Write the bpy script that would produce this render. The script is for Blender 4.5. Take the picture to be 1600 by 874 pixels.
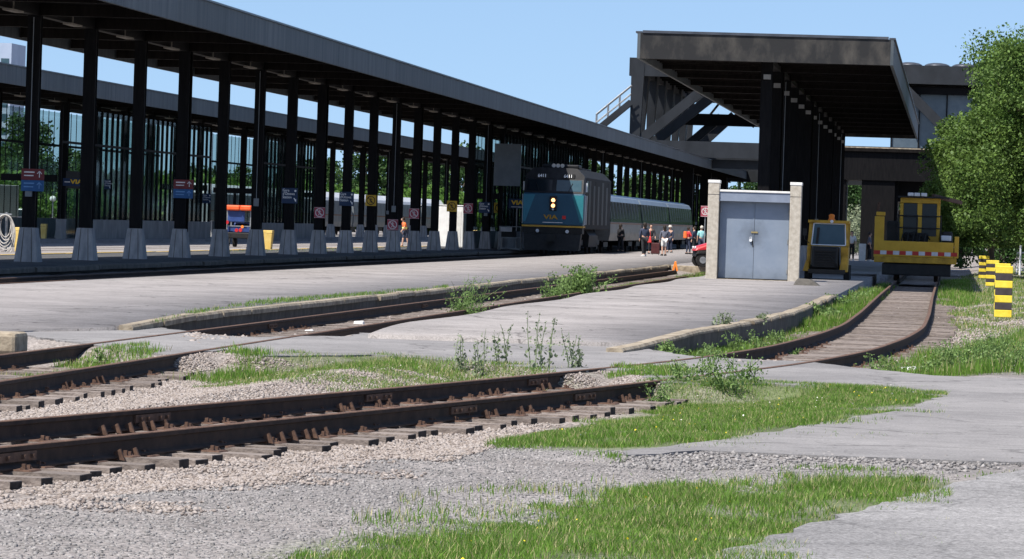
import bpy, math, random
import numpy as np
from mathutils import Vector, Matrix

random.seed(7)
rng = np.random.default_rng(7)
scn = bpy.context.scene
col = scn.collection
for o in list(bpy.data.objects):
    bpy.data.objects.remove(o)

# ------------------------------------------------------------------ camera
FPX, CX, CY = 6600.0, 800.0, 437.0
CAM = np.array([0.0, 0.0, 1.75])
def _n(v):
    v = np.array(v, float); return v / np.linalg.norm(v)
_cy = _n((685, 68.5, -FPX)); _h = _n((1, -.032, 0)); _cz = _n(np.cross(_h, _cy))
if _cz[1] < 0: _cz = -_cz
_cx = np.cross(_cy, _cz)
RM = np.array([_cx, _cy, _cz])
cd = bpy.data.cameras.new('camera'); cam = bpy.data.objects.new('camera', cd); col.objects.link(cam)
m4 = Matrix.Identity(4)
for i in range(3):
    for j in range(3): m4[i][j] = RM[i][j]
    m4[i][3] = CAM[i]
cam.matrix_world = m4
cd.sensor_width = 36; cd.lens = 36 * FPX / 1600; cd.clip_start = 1; cd.clip_end = 8000
scn.camera = cam

# ------------------------------------------------------------------ light
SUN = Vector((.38, .50, -1.0)).normalized()          # direction the light travels
elev = math.asin(-SUN.z); azim = math.atan2(-SUN.x, -SUN.y)
w = bpy.data.worlds.new('World'); scn.world = w; w.use_nodes = True
nt = w.node_tree; bg = nt.nodes['Background']
sky = nt.nodes.new('ShaderNodeTexSky'); sky.sky_type = 'NISHITA'; sky.sun_disc = False
sky.sun_elevation = elev; sky.sun_rotation = azim
sky.air_density = 1.0; sky.dust_density = 1.0; sky.ozone_density = 3.0; sky.altitude = 300
tc = nt.nodes.new('ShaderNodeTexCoord'); va_ = nt.nodes.new('ShaderNodeVectorMath'); va_.operation = 'ADD'; va_.inputs[1].default_value = (0, 0, .13)
vn_ = nt.nodes.new('ShaderNodeVectorMath'); vn_.operation = 'NORMALIZE'
nt.links.new(tc.outputs['Generated'], va_.inputs[0]); nt.links.new(va_.outputs[0], vn_.inputs[0]); nt.links.new(vn_.outputs[0], sky.inputs[0])
nt.links.new(sky.outputs[0], bg.inputs[0]); bg.inputs[1].default_value = .112
sd = bpy.data.lights.new('sun', 'SUN'); sun = bpy.data.objects.new('sun', sd); col.objects.link(sun)
sd.energy = 4.8; sd.angle = math.radians(.53); sd.color = (1, .95, .875)
sun.rotation_euler = SUN.to_track_quat('-Z', 'Y').to_euler(); sun.location = (0, 0, 60)
vs = scn.view_settings; vs.view_transform = 'Standard'; vs.look = 'None'; vs.exposure = .62; vs.gamma = 1
vs.use_curve_mapping = False

# ------------------------------------------------------------------ pixel helpers
def ray(x, y): return RM @ np.array([(x - CX) / FPX, (CY - y) / FPX, -1.0])
def G(x, y, Z=0.0):
    r = ray(x, y); return CAM + r * (Z - CAM[2]) / r[2]
def PX(x, y, X):
    r = ray(x, y); return CAM + r * X / r[0]
def PY(x, y, Y):
    r = ray(x, y); return CAM + r * Y / r[1]
def V(*a): return Vector(a)

# ------------------------------------------------------------------ materials
MATS = {}
def mat(name, c1, c2=None, scale=4.0, rough=.75, metal=0.0, bump=0.0, bscale=40.0, detail=5.0, spec=.35,
        stretch=(1, 1, 1), contrast=(.35, .65), rnd=0.0, emit=None, estr=0.0):
    m = bpy.data.materials.new(name); m.use_nodes = True; MATS[name] = m
    t = m.node_tree; N = t.nodes; L = t.links; b = N['Principled BSDF']
    b.inputs['Roughness'].default_value = rough; b.inputs['Metallic'].default_value = metal
    b.inputs['Specular IOR Level'].default_value = spec
    geo = N.new('ShaderNodeNewGeometry'); mp = N.new('ShaderNodeMapping')
    L.new(geo.outputs['Position'], mp.inputs[0]); mp.inputs['Scale'].default_value = stretch
    out = None
    if c2 is None: c2 = tuple(min(1, c * 1.25) for c in c1)
    no = N.new('ShaderNodeTexNoise'); no.inputs['Scale'].default_value = scale; no.inputs['Detail'].default_value = detail
    no.inputs['Roughness'].default_value = .62
    L.new(mp.outputs[0], no.inputs[0])
    cr = N.new('ShaderNodeValToRGB'); cr.color_ramp.elements[0].position = contrast[0]; cr.color_ramp.elements[1].position = contrast[1]
    cr.color_ramp.elements[0].color = (*c1, 1); cr.color_ramp.elements[1].color = (*c2, 1)
    L.new(no.outputs[0], cr.inputs[0]); out = cr.outputs[0]
    if rnd:
        oi = N.new('ShaderNodeObjectInfo'); mr = N.new('ShaderNodeMapRange')
        mr.inputs[3].default_value = 1 - rnd; mr.inputs[4].default_value = 1 + rnd
        L.new(oi.outputs['Random'], mr.inputs[0])
        hs = N.new('ShaderNodeHueSaturation'); L.new(out, hs.inputs['Color']); L.new(mr.outputs[0], hs.inputs['Value']); out = hs.outputs[0]
    L.new(out, b.inputs['Base Color'])
    if bump:
        n2 = N.new('ShaderNodeTexNoise'); n2.inputs['Scale'].default_value = bscale; n2.inputs['Detail'].default_value = 4
        L.new(geo.outputs['Position'], n2.inputs[0])
        bp = N.new('ShaderNodeBump'); bp.inputs['Strength'].default_value = bump; bp.inputs['Distance'].default_value = .02
        L.new(n2.outputs[0], bp.inputs['Height']); L.new(bp.outputs[0], b.inputs['Normal'])
    if emit:
        b.inputs['Emission Color'].default_value = (*emit, 1); b.inputs['Emission Strength'].default_value = estr
    return m

def leaf_mat(name, c1, c2, scale=.6, trans=.35, c3=None):
    m = bpy.data.materials.new(name); m.use_nodes = True; t = m.node_tree; N = t.nodes; L = t.links
    b = N['Principled BSDF']; out = N['Material Output']
    b.inputs['Roughness'].default_value = .55; b.inputs['Specular IOR Level'].default_value = .25
    geo = N.new('ShaderNodeNewGeometry')
    no = N.new('ShaderNodeTexNoise'); no.inputs['Scale'].default_value = scale; no.inputs['Detail'].default_value = 6; no.inputs['Roughness'].default_value = .75
    L.new(geo.outputs['Position'], no.inputs[0])
    cr = N.new('ShaderNodeValToRGB'); e = cr.color_ramp.elements
    e[0].position = .34; e[0].color = (*c1, 1); e[1].position = .66; e[1].color = (*c2, 1)
    if c3: k = e.new(.74); k.color = (*c3, 1)
    L.new(no.outputs[0], cr.inputs[0])
    hs = N.new('ShaderNodeHueSaturation'); mr = N.new('ShaderNodeMapRange'); mr.inputs[3].default_value = .72; mr.inputs[4].default_value = 1.3
    L.new(geo.outputs['Random Per Island'], mr.inputs[0]); L.new(mr.outputs[0], hs.inputs['Value']); L.new(cr.outputs[0], hs.inputs['Color'])
    L.new(hs.outputs[0], b.inputs['Base Color'])
    tr = N.new('ShaderNodeBsdfTranslucent'); L.new(hs.outputs[0], tr.inputs[0])
    mx = N.new('ShaderNodeMixShader'); mx.inputs[0].default_value = trans
    L.new(b.outputs[0], mx.inputs[1]); L.new(tr.outputs[0], mx.inputs[2]); L.new(mx.outputs[0], out.inputs[0])
    MATS[name] = m; return m

def glass_mat(name, tint, mixf=.4, rough=.05):
    m = bpy.data.materials.new(name); m.use_nodes = True; t = m.node_tree; N = t.nodes; L = t.links
    b = N['Principled BSDF']; out = N['Material Output']
    b.inputs['Base Color'].default_value = (*tint, 1); b.inputs['Roughness'].default_value = rough; b.inputs['Specular IOR Level'].default_value = .6
    tr = N.new('ShaderNodeBsdfTransparent'); tr.inputs[0].default_value = (.8, .88, .86, 1)
    mx = N.new('ShaderNodeMixShader'); mx.inputs[0].default_value = mixf
    L.new(tr.outputs[0], mx.inputs[1]); L.new(b.outputs[0], mx.inputs[2]); L.new(mx.outputs[0], out.inputs[0])
    MATS[name] = m; return m

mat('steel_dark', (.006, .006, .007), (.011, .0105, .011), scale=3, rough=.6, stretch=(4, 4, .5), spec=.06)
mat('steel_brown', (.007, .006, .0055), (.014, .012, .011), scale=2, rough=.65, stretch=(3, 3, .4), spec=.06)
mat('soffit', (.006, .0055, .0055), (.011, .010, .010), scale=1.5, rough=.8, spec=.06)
mat('fascia_metal', (.045, .058, .068), (.12, .135, .145), scale=1.2, rough=.6, spec=.2, metal=0, stretch=(2.5, 2.5, .18), contrast=(.25, .75), rnd=.08)
mat('fascia_end', (.015, .015, .0155), (.085, .076, .064), scale=1.3, rough=.7, stretch=(1.2, 1.2, .6), contrast=(.46, .80), detail=9, bump=.1, bscale=8)
mat('flashing', (.05, .055, .065), (.09, .095, .11), scale=2, rough=.4, metal=.3)
mat('bridge_steel', (.010, .012, .015), (.019, .022, .027), scale=.8, rough=.6, stretch=(1, 1, .5))
mat('concrete_pier', (.22, .225, .235), (.35, .35, .355), scale=2.5, rough=.9, stretch=(2, 2, .6), bump=.2, rnd=.1)
mat('concrete_wall', (.20, .20, .20), (.30, .30, .29), scale=1.5, rough=.9, stretch=(1, 1, .5))
mat('kerb_stone', (.17, .135, .095), (.37, .315, .235), scale=5, rough=.92, bump=.45, bscale=25, rnd=.12)
mat('kerb_yellow', (.42, .27, .07), (.55, .40, .16), scale=4, rough=.85)
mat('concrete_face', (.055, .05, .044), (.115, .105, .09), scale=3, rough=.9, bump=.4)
mat('post_concrete', (.36, .32, .26), (.50, .455, .385), scale=8, rough=.93, bump=.35, bscale=60)
mat('cap_white', (.62, .61, .58), (.74, .73, .70), scale=6, rough=.8)
mat('door_grey', (.165, .205, .265), (.215, .255, .315), scale=1.6, rough=.55, contrast=(.3, .7), detail=8, bump=.04, bscale=12)
def door_stains():
    m = MATS['door_grey']; t = m.node_tree; N = t.nodes; L = t.links; b = N['Principled BSDF']; src = b.inputs['Base Color'].links[0].from_socket
    oc = N.new('ShaderNodeTexCoord'); no = N.new('ShaderNodeTexNoise'); no.inputs['Scale'].default_value = 5; no.inputs['Detail'].default_value = 7; L.new(oc.outputs['Object'], no.inputs[0])
    vm = N.new('ShaderNodeVectorMath'); vm.operation = 'MULTIPLY_ADD'; vm.inputs[1].default_value = (.45, .0, .6); L.new(no.outputs['Color'], vm.inputs[0]); L.new(oc.outputs['Object'], vm.inputs[2])
    ds = N.new('ShaderNodeVectorMath'); ds.operation = 'DISTANCE'; ds.inputs[1].default_value = (.2, .36, 1.75); L.new(vm.outputs[0], ds.inputs[0])
    mr = N.new('ShaderNodeMapRange'); mr.inputs[1].default_value = .05; mr.inputs[2].default_value = .55; mr.inputs[3].default_value = .55; mr.inputs[4].default_value = 1; L.new(ds.outputs['Value'], mr.inputs[0])
    sx_ = N.new('ShaderNodeSeparateXYZ'); L.new(vm.outputs[0], sx_.inputs[0]); m2 = N.new('ShaderNodeMapRange'); m2.inputs[1].default_value = .25; m2.inputs[2].default_value = .75; m2.inputs[3].default_value = .72; m2.inputs[4].default_value = 1; L.new(sx_.outputs[2], m2.inputs[0])
    k = N.new('ShaderNodeMath'); k.operation = 'MULTIPLY'; L.new(mr.outputs[0], k.inputs[0]); L.new(m2.outputs[0], k.inputs[1])
    mx = N.new('ShaderNodeMix'); mx.data_type = 'RGBA'; mx.blend_type = 'MULTIPLY'; mx.inputs[0].default_value = 1; L.new(src, mx.inputs[6]); L.new(k.outputs[0], mx.inputs[7]); L.new(mx.outputs[2], b.inputs['Base Color'])
door_stains()
mat('lintel_grey', (.17, .20, .26), (.21, .245, .31), scale=2, rough=.6)
mat('brass', (.45, .33, .14), rough=.4, metal=.8)
mat('rust_rail', (.075, .043, .029), (.15, .085, .055), scale=9, rough=.85, stretch=(1, 1, 3), bump=.15)
mat('rail_web', (.026, .017, .013), (.055, .034, .025), scale=7, rough=.9)
mat('rust_plate', (.06, .034, .024), (.13, .075, .052), scale=20, rough=.9)
mat('tie_wood', (.115, .092, .08), (.29, .245, .215), scale=6, rough=.92, stretch=(1.2, 6, 6), contrast=(.3, .7), bump=.5, bscale=40, rnd=.22)
mat('tie_end', (.015, .013, .012), (.05, .04, .035), scale=14, rough=.95)
mat('stone', (.42, .365, .31), (.66, .60, .53), scale=9, rough=.93, contrast=(.3, .7))
mat('stone_grey', (.26, .255, .26), (.52, .50, .49), scale=9, rough=.93, contrast=(.3, .7))
mat('yellow_paint', (.52, .29, .018), (.64, .38, .035), scale=3, rough=.5, contrast=(.3, .7), bump=.05)
mat('yellow_dirty', (.30, .165, .014), (.56, .33, .035), scale=2.5, rough=.6)
mat('yellow_bollard', (.66, .50, .03), (.80, .64, .07), scale=5, rough=.7, bump=.15)
mat('black_paint', (.035, .028, .028), (.06, .05, .048), scale=6, rough=.75)
mat('yellow_bin', (.62, .42, .10), (.74, .54, .18), scale=4, rough=.65)
mat('black_rubber', (.010, .010, .010), (.022, .021, .02), scale=12, rough=.85)
mat('black_metal', (.008, .008, .008), (.018, .017, .016), scale=5, rough=.6)
mat('grey_metal', (.20, .21, .22), (.32, .33, .34), scale=5, rough=.45, metal=.4)
mat('chrome_white', (.62, .64, .66), (.75, .76, .78), scale=3, rough=.4)
mat('red_paint', (.42, .018, .025), (.55, .03, .035), scale=3, rough=.35)
mat('red_stripe', (.42, .03, .02), rough=.5)
mat('white_paint', (.70, .70, .69), (.80, .80, .79), scale=3, rough=.6)
mat('orange_plastic', (.75, .10, .025), (.85, .14, .04), scale=3, rough=.45)
mat('orange_cone', (.80, .22, .03), rough=.6)
mat('blue_paint', (.025, .05, .17), (.04, .08, .24), scale=2, rough=.4)
mat('loco_teal', (.026, .15, .215), (.034, .18, .25), scale=1.5, rough=.4)
mat('loco_teal_bright', (.02, .15, .18), (.028, .175, .205), scale=1.5, rough=.4)
mat('loco_navy', (.016, .066, .11), (.021, .08, .13), scale=1.5, rough=.4)
mat('loco_grey', (.012, .013, .014), (.036, .034, .032), scale=2.5, rough=.7, spec=.12, stretch=(2, 2, .25))
mat('loco_roof', (.012, .012, .013), (.026, .026, .028), scale=2, rough=.5, spec=.2)
mat('stripe_yellow', (.45, .25, .03), (.52, .30, .05), scale=3, rough=.5)
mat('text_yellow', (.75, .45, .03), rough=.6)
mat('loco_yellow', (.36, .20, .02), rough=.6)
mat('text_white', (.75, .75, .75), rough=.6)
mat('text_red', (.6, .03, .03), rough=.6)
mat('car_silver', (.13, .118, .10), (.21, .19, .165), scale=1.2, rough=.5, metal=.25, stretch=(1, .3, 2))
mat('car_roof', (.26, .31, .35), (.36, .41, .45), scale=1, rough=.35, metal=.2)
mat('car_window', (.02, .032, .030), (.036, .052, .048), scale=.5, rough=.12, spec=.7)
mat('car_rust', (.16, .07, .035), (.24, .12, .07), scale=1, rough=.6)
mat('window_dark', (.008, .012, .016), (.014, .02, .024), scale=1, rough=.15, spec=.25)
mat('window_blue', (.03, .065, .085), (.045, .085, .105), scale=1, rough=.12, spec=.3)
mat('lamp_warm', (.9, .7, .5), rough=.4, emit=(1, .42, .14), estr=2.6)
mat('lamp_off', (.55, .56, .58), rough=.2)
mat('lamp_panel', (.55, .50, .44), (.66, .61, .55), scale=3, rough=.6)
mat('lamp_beige', (.20, .18, .155), (.28, .255, .22), scale=3, rough=.7)  # darker beige version of lamp_panel for the canopy luminaires
mat('sign_red', (.12, .018, .022), rough=.6)
mat('sign_blue', (.015, .075, .20), rough=.6)
mat('sign_navy', (.012, .03, .075), rough=.6)
mat('sign_yellow', (.48, .29, .025), rough=.6)
mat('sign_pink', (.30, .05, .075), rough=.6)
mat('sign_white', (.55, .53, .53), rough=.6)
mat('skin', (.50, .30, .22), (.56, .35, .26), scale=6, rough=.6)
mat('hair_dark', (.02, .014, .010), rough=.7)
mat('hair_grey', (.50, .46, .40), rough=.8)
mat('cloth_black', (.015, .015, .018), (.03, .03, .034), scale=8, rough=.9)
mat('cloth_navy', (.03, .04, .07), (.05, .06, .10), scale=8, rough=.9)
mat('cloth_grey', (.10, .11, .15), (.16, .17, .21), scale=8, rough=.9)
mat('cloth_white', (.68, .68, .66), (.78, .78, .76), scale=8, rough=.9)
mat('cloth_orange', (.85, .16, .04), (.9, .22, .06), scale=8, rough=.8)
mat('cloth_red', (.6, .035, .04), (.7, .06, .06), scale=8, rough=.85)
mat('cloth_aqua', (.30, .66, .66), (.4, .74, .73), scale=8, rough=.9)
mat('vest_stripe', (.75, .80, .25), rough=.5)
mat('suitcase', (.05, .012, .014), (.08, .02, .02), scale=6, rough=.6)
mat('hose_grey', (.38, .36, .33), (.52, .49, .45), scale=6, rough=.8)
mat('trunk_bark', (.07, .055, .042), (.14, .115, .09), scale=6, rough=.95, stretch=(1, 1, .25), bump=.6, bscale=12)
mat('hall_glass', (.07, .095, .12), (.11, .14, .165), scale=.6, rough=.2, spec=.4)
mat('tower_blue', (.30, .36, .46), (.36, .42, .52), scale=.2, rough=.7)
mat('panel_grey', (.13, .15, .165), (.19, .21, .225), scale=1, rough=.5)
leaf_mat('leaf_maple', (.038, .085, .016), (.15, .235, .05), scale=.95, trans=.30)
leaf_mat('leaf_far', (.020, .050, .014), (.050, .105, .022), scale=.4, trans=.25)
leaf_mat('leaf_conifer', (.016, .034, .016), (.038, .068, .026), scale=.4, trans=.15)
leaf_mat('leaf_bright', (.060, .135, .022), (.125, .23, .04), scale=.5, trans=.35)
leaf_mat('leaf_pale', (.14, .18, .10), (.27, .30, .19), scale=.5, trans=.3)
leaf_mat('leaf_weed', (.10, .17, .045), (.21, .31, .10), scale=5, trans=.35)
leaf_mat('leaf_mullein', (.14, .18, .095), (.25, .30, .17), scale=6, trans=.3)
leaf_mat('grass', (.10, .20, .025), (.18, .315, .048), scale=2.2, trans=.45, c3=(.26, .36, .08))
leaf_mat('grass_dry', (.30, .29, .12), (.48, .43, .22), scale=3, trans=.3)
leaf_mat('flower', (.72, .68, .55), (.82, .80, .70), scale=9, trans=.2)
leaf_mat('flower_yellow', (.70, .52, .02), (.78, .62, .04), scale=9, trans=.2)
glass_mat('shelter_glass', (.03, .05, .05), .18)
glass_mat('cab_glass', (.03, .05, .06), .55)

def asphalt_mat(name, c1, c2, crack=.55, speck=.1):
    m = bpy.data.materials.new(name); m.use_nodes = True; MATS[name] = m
    t = m.node_tree; N = t.nodes; L = t.links; b = N['Principled BSDF']
    b.inputs['Roughness'].default_value = .95; b.inputs['Specular IOR Level'].default_value = .12
    geo = N.new('ShaderNodeNewGeometry')
    n1 = N.new('ShaderNodeTexNoise'); n1.inputs['Scale'].default_value = .35; n1.inputs['Detail'].default_value = 8; n1.inputs['Roughness'].default_value = .65
    L.new(geo.outputs['Position'], n1.inputs[0])
    cr = N.new('ShaderNodeValToRGB'); e = cr.color_ramp.elements; e[0].position = .32; e[1].position = .68
    e[0].color = (*c1, 1); e[1].color = (*c2, 1); L.new(n1.outputs[0], cr.inputs[0])
    n2 = N.new('ShaderNodeTexNoise'); n2.inputs['Scale'].default_value = 38; n2.inputs['Detail'].default_value = 3; n2.inputs['Roughness'].default_value = .8
    L.new(geo.outputs['Position'], n2.inputs[0])
    mr = N.new('ShaderNodeMapRange'); mr.inputs[1].default_value = .3; mr.inputs[2].default_value = .7
    mr.inputs[3].default_value = 1 - speck * 2; mr.inputs[4].default_value = 1 + speck * 2; L.new(n2.outputs[0], mr.inputs[0])
    mu = N.new('ShaderNodeMix'); mu.data_type = 'RGBA'; mu.blend_type = 'MULTIPLY'; mu.inputs[0].default_value = 1
    L.new(cr.outputs[0], mu.inputs[6]); L.new(mr.outputs[0], mu.inputs[7])
    # cracks: warped voronoi edges
    nw = N.new('ShaderNodeTexNoise'); nw.inputs['Scale'].default_value = .8; nw.inputs['Detail'].default_value = 5
    L.new(geo.outputs['Position'], nw.inputs[0])
    va = N.new('ShaderNodeVectorMath'); va.operation = 'MULTIPLY_ADD'; va.inputs[1].default_value = (2.2, 2.2, 0)
    L.new(nw.outputs['Color'], va.inputs[0]); L.new(geo.outputs['Position'], va.inputs[2])
    vo = N.new('ShaderNodeTexVoronoi'); vo.feature = 'DISTANCE_TO_EDGE'; vo.inputs['Scale'].default_value = .22
    L.new(va.outputs[0], vo.inputs[0])
    mc = N.new('ShaderNodeMapRange'); mc.inputs[1].default_value = .0; mc.inputs[2].default_value = .009
    mc.inputs[3].default_value = 1 - crack; mc.inputs[4].default_value = 1; L.new(vo.outputs['Distance'], mc.inputs[0])
    m2 = N.new('ShaderNodeMix'); m2.data_type = 'RGBA'; m2.blend_type = 'MULTIPLY'; m2.inputs[0].default_value = 1
    # finer hairline cracks, stains and patches
    v2 = N.new('ShaderNodeTexVoronoi'); v2.feature = 'DISTANCE_TO_EDGE'; v2.inputs['Scale'].default_value = .75; L.new(va.outputs[0], v2.inputs[0])
    m3 = N.new('ShaderNodeMapRange'); m3.inputs[2].default_value = .012; m3.inputs[3].default_value = 1 - crack * .55; m3.inputs[4].default_value = 1; L.new(v2.outputs['Distance'], m3.inputs[0])
    n4 = N.new('ShaderNodeTexNoise'); n4.inputs['Scale'].default_value = 2.6; n4.inputs['Detail'].default_value = 9; n4.inputs['Roughness'].default_value = .8; L.new(geo.outputs['Position'], n4.inputs[0])
    m5 = N.new('ShaderNodeMapRange'); m5.inputs[1].default_value = .3; m5.inputs[2].default_value = .66; m5.inputs[3].default_value = .80; m5.inputs[4].default_value = 1.1; L.new(n4.outputs[0], m5.inputs[0])
    k1 = N.new('ShaderNodeMath'); k1.operation = 'MULTIPLY'; L.new(m3.outputs[0], k1.inputs[0]); L.new(m5.outputs[0], k1.inputs[1])
    k2 = N.new('ShaderNodeMath'); k2.operation = 'MULTIPLY'; L.new(k1.outputs[0], k2.inputs[0]); L.new(mc.outputs[0], k2.inputs[1])
    L.new(mu.outputs[2], m2.inputs[6]); L.new(k2.outputs[0], m2.inputs[7])
    L.new(m2.outputs[2], b.inputs['Base Color'])
    bp = N.new('ShaderNodeBump'); bp.inputs['Strength'].default_value = .5; bp.inputs['Distance'].default_value = .012
    L.new(n2.outputs[0], bp.inputs['Height']); L.new(bp.outputs[0], b.inputs['Normal'])
    return m
asphalt_mat('asphalt_road', (.185, .177, .175), (.275, .262, .256), crack=.5, speck=.16)
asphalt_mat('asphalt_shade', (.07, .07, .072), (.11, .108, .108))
asphalt_mat('asphalt_platform', (.225, .208, .20), (.325, .30, .288), crack=.62, speck=.16)
asphalt_mat('asphalt_worn', (.19, .184, .182), (.285, .275, .27), crack=.25, speck=.3)

def ground_mat():
    m = bpy.data.materials.new('gravel_ground'); m.use_nodes = True; MATS['gravel_ground'] = m
    t = m.node_tree; N = t.nodes; L = t.links; b = N['Principled BSDF']
    b.inputs['Roughness'].default_value = .96; b.inputs['Specular IOR Level'].default_value = .1
    geo = N.new('ShaderNodeNewGeometry'); at = N.new('ShaderNodeAttribute'); at.attribute_name = 'zone'
    vo = N.new('ShaderNodeTexVoronoi'); vo.inputs['Scale'].default_value = 26; L.new(geo.outputs['Position'], vo.inputs[0])
    sp = N.new('ShaderNodeSeparateColor'); L.new(vo.outputs['Color'], sp.inputs[0])
    def ramp(cols):
        r = N.new('ShaderNodeValToRGB'); e = r.color_ramp.elements
        e[0].color = (*cols[0], 1); e[1].color = (*cols[-1], 1)
        for k, c in enumerate(cols[1:-1]): x = e.new((k + 1) / (len(cols) - 1)); x.color = (*c, 1)
        L.new(sp.outputs[0], r.inputs[0]); return r.outputs[0]
    tan = ramp([(.16, .135, .12), (.28, .245, .22), (.37, .325, .295), (.25, .22, .20)])
    grey = ramp([(.162, .150, .145), (.234, .216, .208), (.298, .274, .262), (.20, .187, .18)])
    mx = N.new('ShaderNodeMix'); mx.data_type = 'RGBA'; L.new(at.outputs['Fac'], mx.inputs[0]); L.new(grey, mx.inputs[6]); L.new(tan, mx.inputs[7])
    n1 = N.new('ShaderNodeTexNoise'); n1.inputs['Scale'].default_value = .9; n1.inputs['Detail'].default_value = 7; L.new(geo.outputs['Position'], n1.inputs[0])
    mr = N.new('ShaderNodeMapRange'); mr.inputs[1].default_value = .3; mr.inputs[2].default_value = .7; mr.inputs[3].default_value = .74; mr.inputs[4].default_value = 1.18
    L.new(n1.outputs[0], mr.inputs[0])
    mu = N.new('ShaderNodeMix'); mu.data_type = 'RGBA'; mu.blend_type = 'MULTIPLY'; mu.inputs[0].default_value = 1
    so = N.new('ShaderNodeAttribute'); so.attribute_name = 'soil'; ms = N.new('ShaderNodeMix'); ms.data_type = 'RGBA'; ms.inputs[7].default_value = (.09, .125, .035, 1)
    L.new(so.outputs['Fac'], ms.inputs[0]); L.new(mx.outputs[2], ms.inputs[6])
    L.new(ms.outputs[2], mu.inputs[6]); L.new(mr.outputs[0], mu.inputs[7]); L.new(mu.outputs[2], b.inputs['Base Color'])
    bp = N.new('ShaderNodeBump'); bp.inputs['Strength'].default_value = .9; bp.inputs['Distance'].default_value = .025; bp.invert = True
    L.new(vo.outputs['Distance'], bp.inputs['Height']); L.new(bp.outputs[0], b.inputs['Normal'])
ground_mat()

# ------------------------------------------------------------------ mesh helpers
class MB:
    def __init__(s): s.v = []; s.f = []; s.m = []; s.cur = 0
    def add(s, vs, fs):
        o = len(s.v); s.v += [tuple(map(float, p)) for p in vs]
        s.f += [tuple(i + o for i in f) for f in fs]; s.m += [s.cur] * len(fs); return s
    def box(s, x0, x1, y0, y1, z0, z1):
        return s.hexa([(x0, y0, z0), (x1, y0, z0), (x1, y1, z0), (x0, y1, z0), (x0, y0, z1), (x1, y0, z1), (x1, y1, z1), (x0, y1, z1)])
    def hexa(s, p):
        return s.add(p, [(0, 3, 2, 1), (4, 5, 6, 7), (0, 1, 5, 4), (1, 2, 6, 5), (2, 3, 7, 6), (3, 0, 4, 7)])
    def taper(s, x, y, z0, z1, a0, b0, a1, b1):
        return s.hexa([(x - a0, y - b0, z0), (x + a0, y - b0, z0), (x + a0, y + b0, z0), (x - a0, y + b0, z0),
                       (x - a1, y - b1, z1), (x + a1, y - b1, z1), (x + a1, y + b1, z1), (x - a1, y + b1, z1)])
    def bar(s, p, q, w, h, up=(0, 0, 1)):
        p = Vector(p); q = Vector(q); d = (q - p).normalized(); up = Vector(up)
        if abs(d.dot(up)) > .98: up = Vector((0, 1, 0))
        a = d.cross(up).normalized(); b = a.cross(d)
        a *= w / 2; b *= h / 2
        return s.hexa([p - a - b, p + a - b, q + a - b, q - a - b, p - a + b, p + a + b, q + a + b, q - a + b])
    def tube(s, pts, r, n=8, cap=True):
        pts = [Vector(p) for p in pts]; rs = r if isinstance(r, (list, tuple)) else [r] * len(pts)
        vs = []; fs = []
        ref = Vector((0, 0, 1))
        for i, p in enumerate(pts):
            d = (pts[min(i + 1, len(pts) - 1)] - pts[max(i - 1, 0)]).normalized()
            u = ref if abs(d.dot(ref)) < .95 else Vector((1, 0, 0))
            a = d.cross(u).normalized(); b = a.cross(d)
            for k in range(n):
                t = 2 * math.pi * k / n; vs.append(p + (a * math.cos(t) + b * math.sin(t)) * rs[i])
        for i in range(len(pts) - 1):
            for k in range(n):
                k2 = (k + 1) % n; fs.append((i * n + k, i * n + k2, (i + 1) * n + k2, (i + 1) * n + k))
        if cap:
            fs.append(tuple(range(n))[::-1]); fs.append(tuple((len(pts) - 1) * n + k for k in range(n)))
        return s.add(vs, fs)
    def lathe(s, prof, c, axis='z', n=16):
        vs = []; fs = []; c = Vector(c)
        for r, h in prof:
            for k in range(n):
                t = 2 * math.pi * k / n; a, b = r * math.cos(t), r * math.sin(t)
                vs.append(c + (Vector((a, b, h)) if axis == 'z' else Vector((h, a, b)) if axis == 'x' else Vector((a, h, b))))
        for i in range(len(prof) - 1):
            for k in range(n):
                k2 = (k + 1) % n; fs.append((i * n + k, i * n + k2, (i + 1) * n + k2, (i + 1) * n + k))
        fs.append(tuple(range(n))[::-1]); fs.append(tuple((len(prof) - 1) * n + k for k in range(n)))
        return s.add(vs, fs)
    def prism(s, poly, d0, d1, axis='y'):
        def mk(a, b, d): return (a, d, b) if axis == 'y' else (d, a, b) if axis == 'x' else (a, b, d)
        n = len(poly); vs = [mk(a, b, d0) for a, b in poly] + [mk(a, b, d1) for a, b in poly]
        fs = [tuple(range(n)), tuple(range(2 * n - 1, n - 1, -1))] + [(i, i + n, (i + 1) % n + n, (i + 1) % n) for i in range(n)]
        return s.add(vs, fs)
    def mesh(s, name, mats):
        me = bpy.data.meshes.new(name); me.from_pydata(s.v, [], s.f)
        if isinstance(mats, str): mats = [mats]
        for m in mats: me.materials.append(MATS[m])
        if len(mats) > 1: me.polygons.foreach_set('material_index', s.m)
        bmfix(me); me.update(); return me
    def build(s, name, mats, parent=None, bevel=0, smooth=False, origin=None):
        if origin is not None:
            ox, oy, oz = origin; s.v = [(a - ox, b - oy, c - oz) for a, b, c in s.v]
        me = s.mesh(name, mats); o = link(name, me, parent)
        if smooth: me.polygons.foreach_set('use_smooth', [True] * len(me.polygons))
        if bevel:
            b = o.modifiers.new('bevel', 'BEVEL'); b.width = bevel; b.segments = 2; b.limit_method = 'ANGLE'; b.angle_limit = .6
        return o
import bmesh
def bmfix(me):
    bm = bmesh.new(); bm.from_mesh(me); bmesh.ops.recalc_face_normals(bm, faces=bm.faces); bm.to_mesh(me); bm.free()
def link(name, data, parent=None, loc=None):
    o = bpy.data.objects.new(name, data); col.objects.link(o)
    if parent: o.parent = parent
    if loc is not None: o.location = loc
    return o
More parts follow.
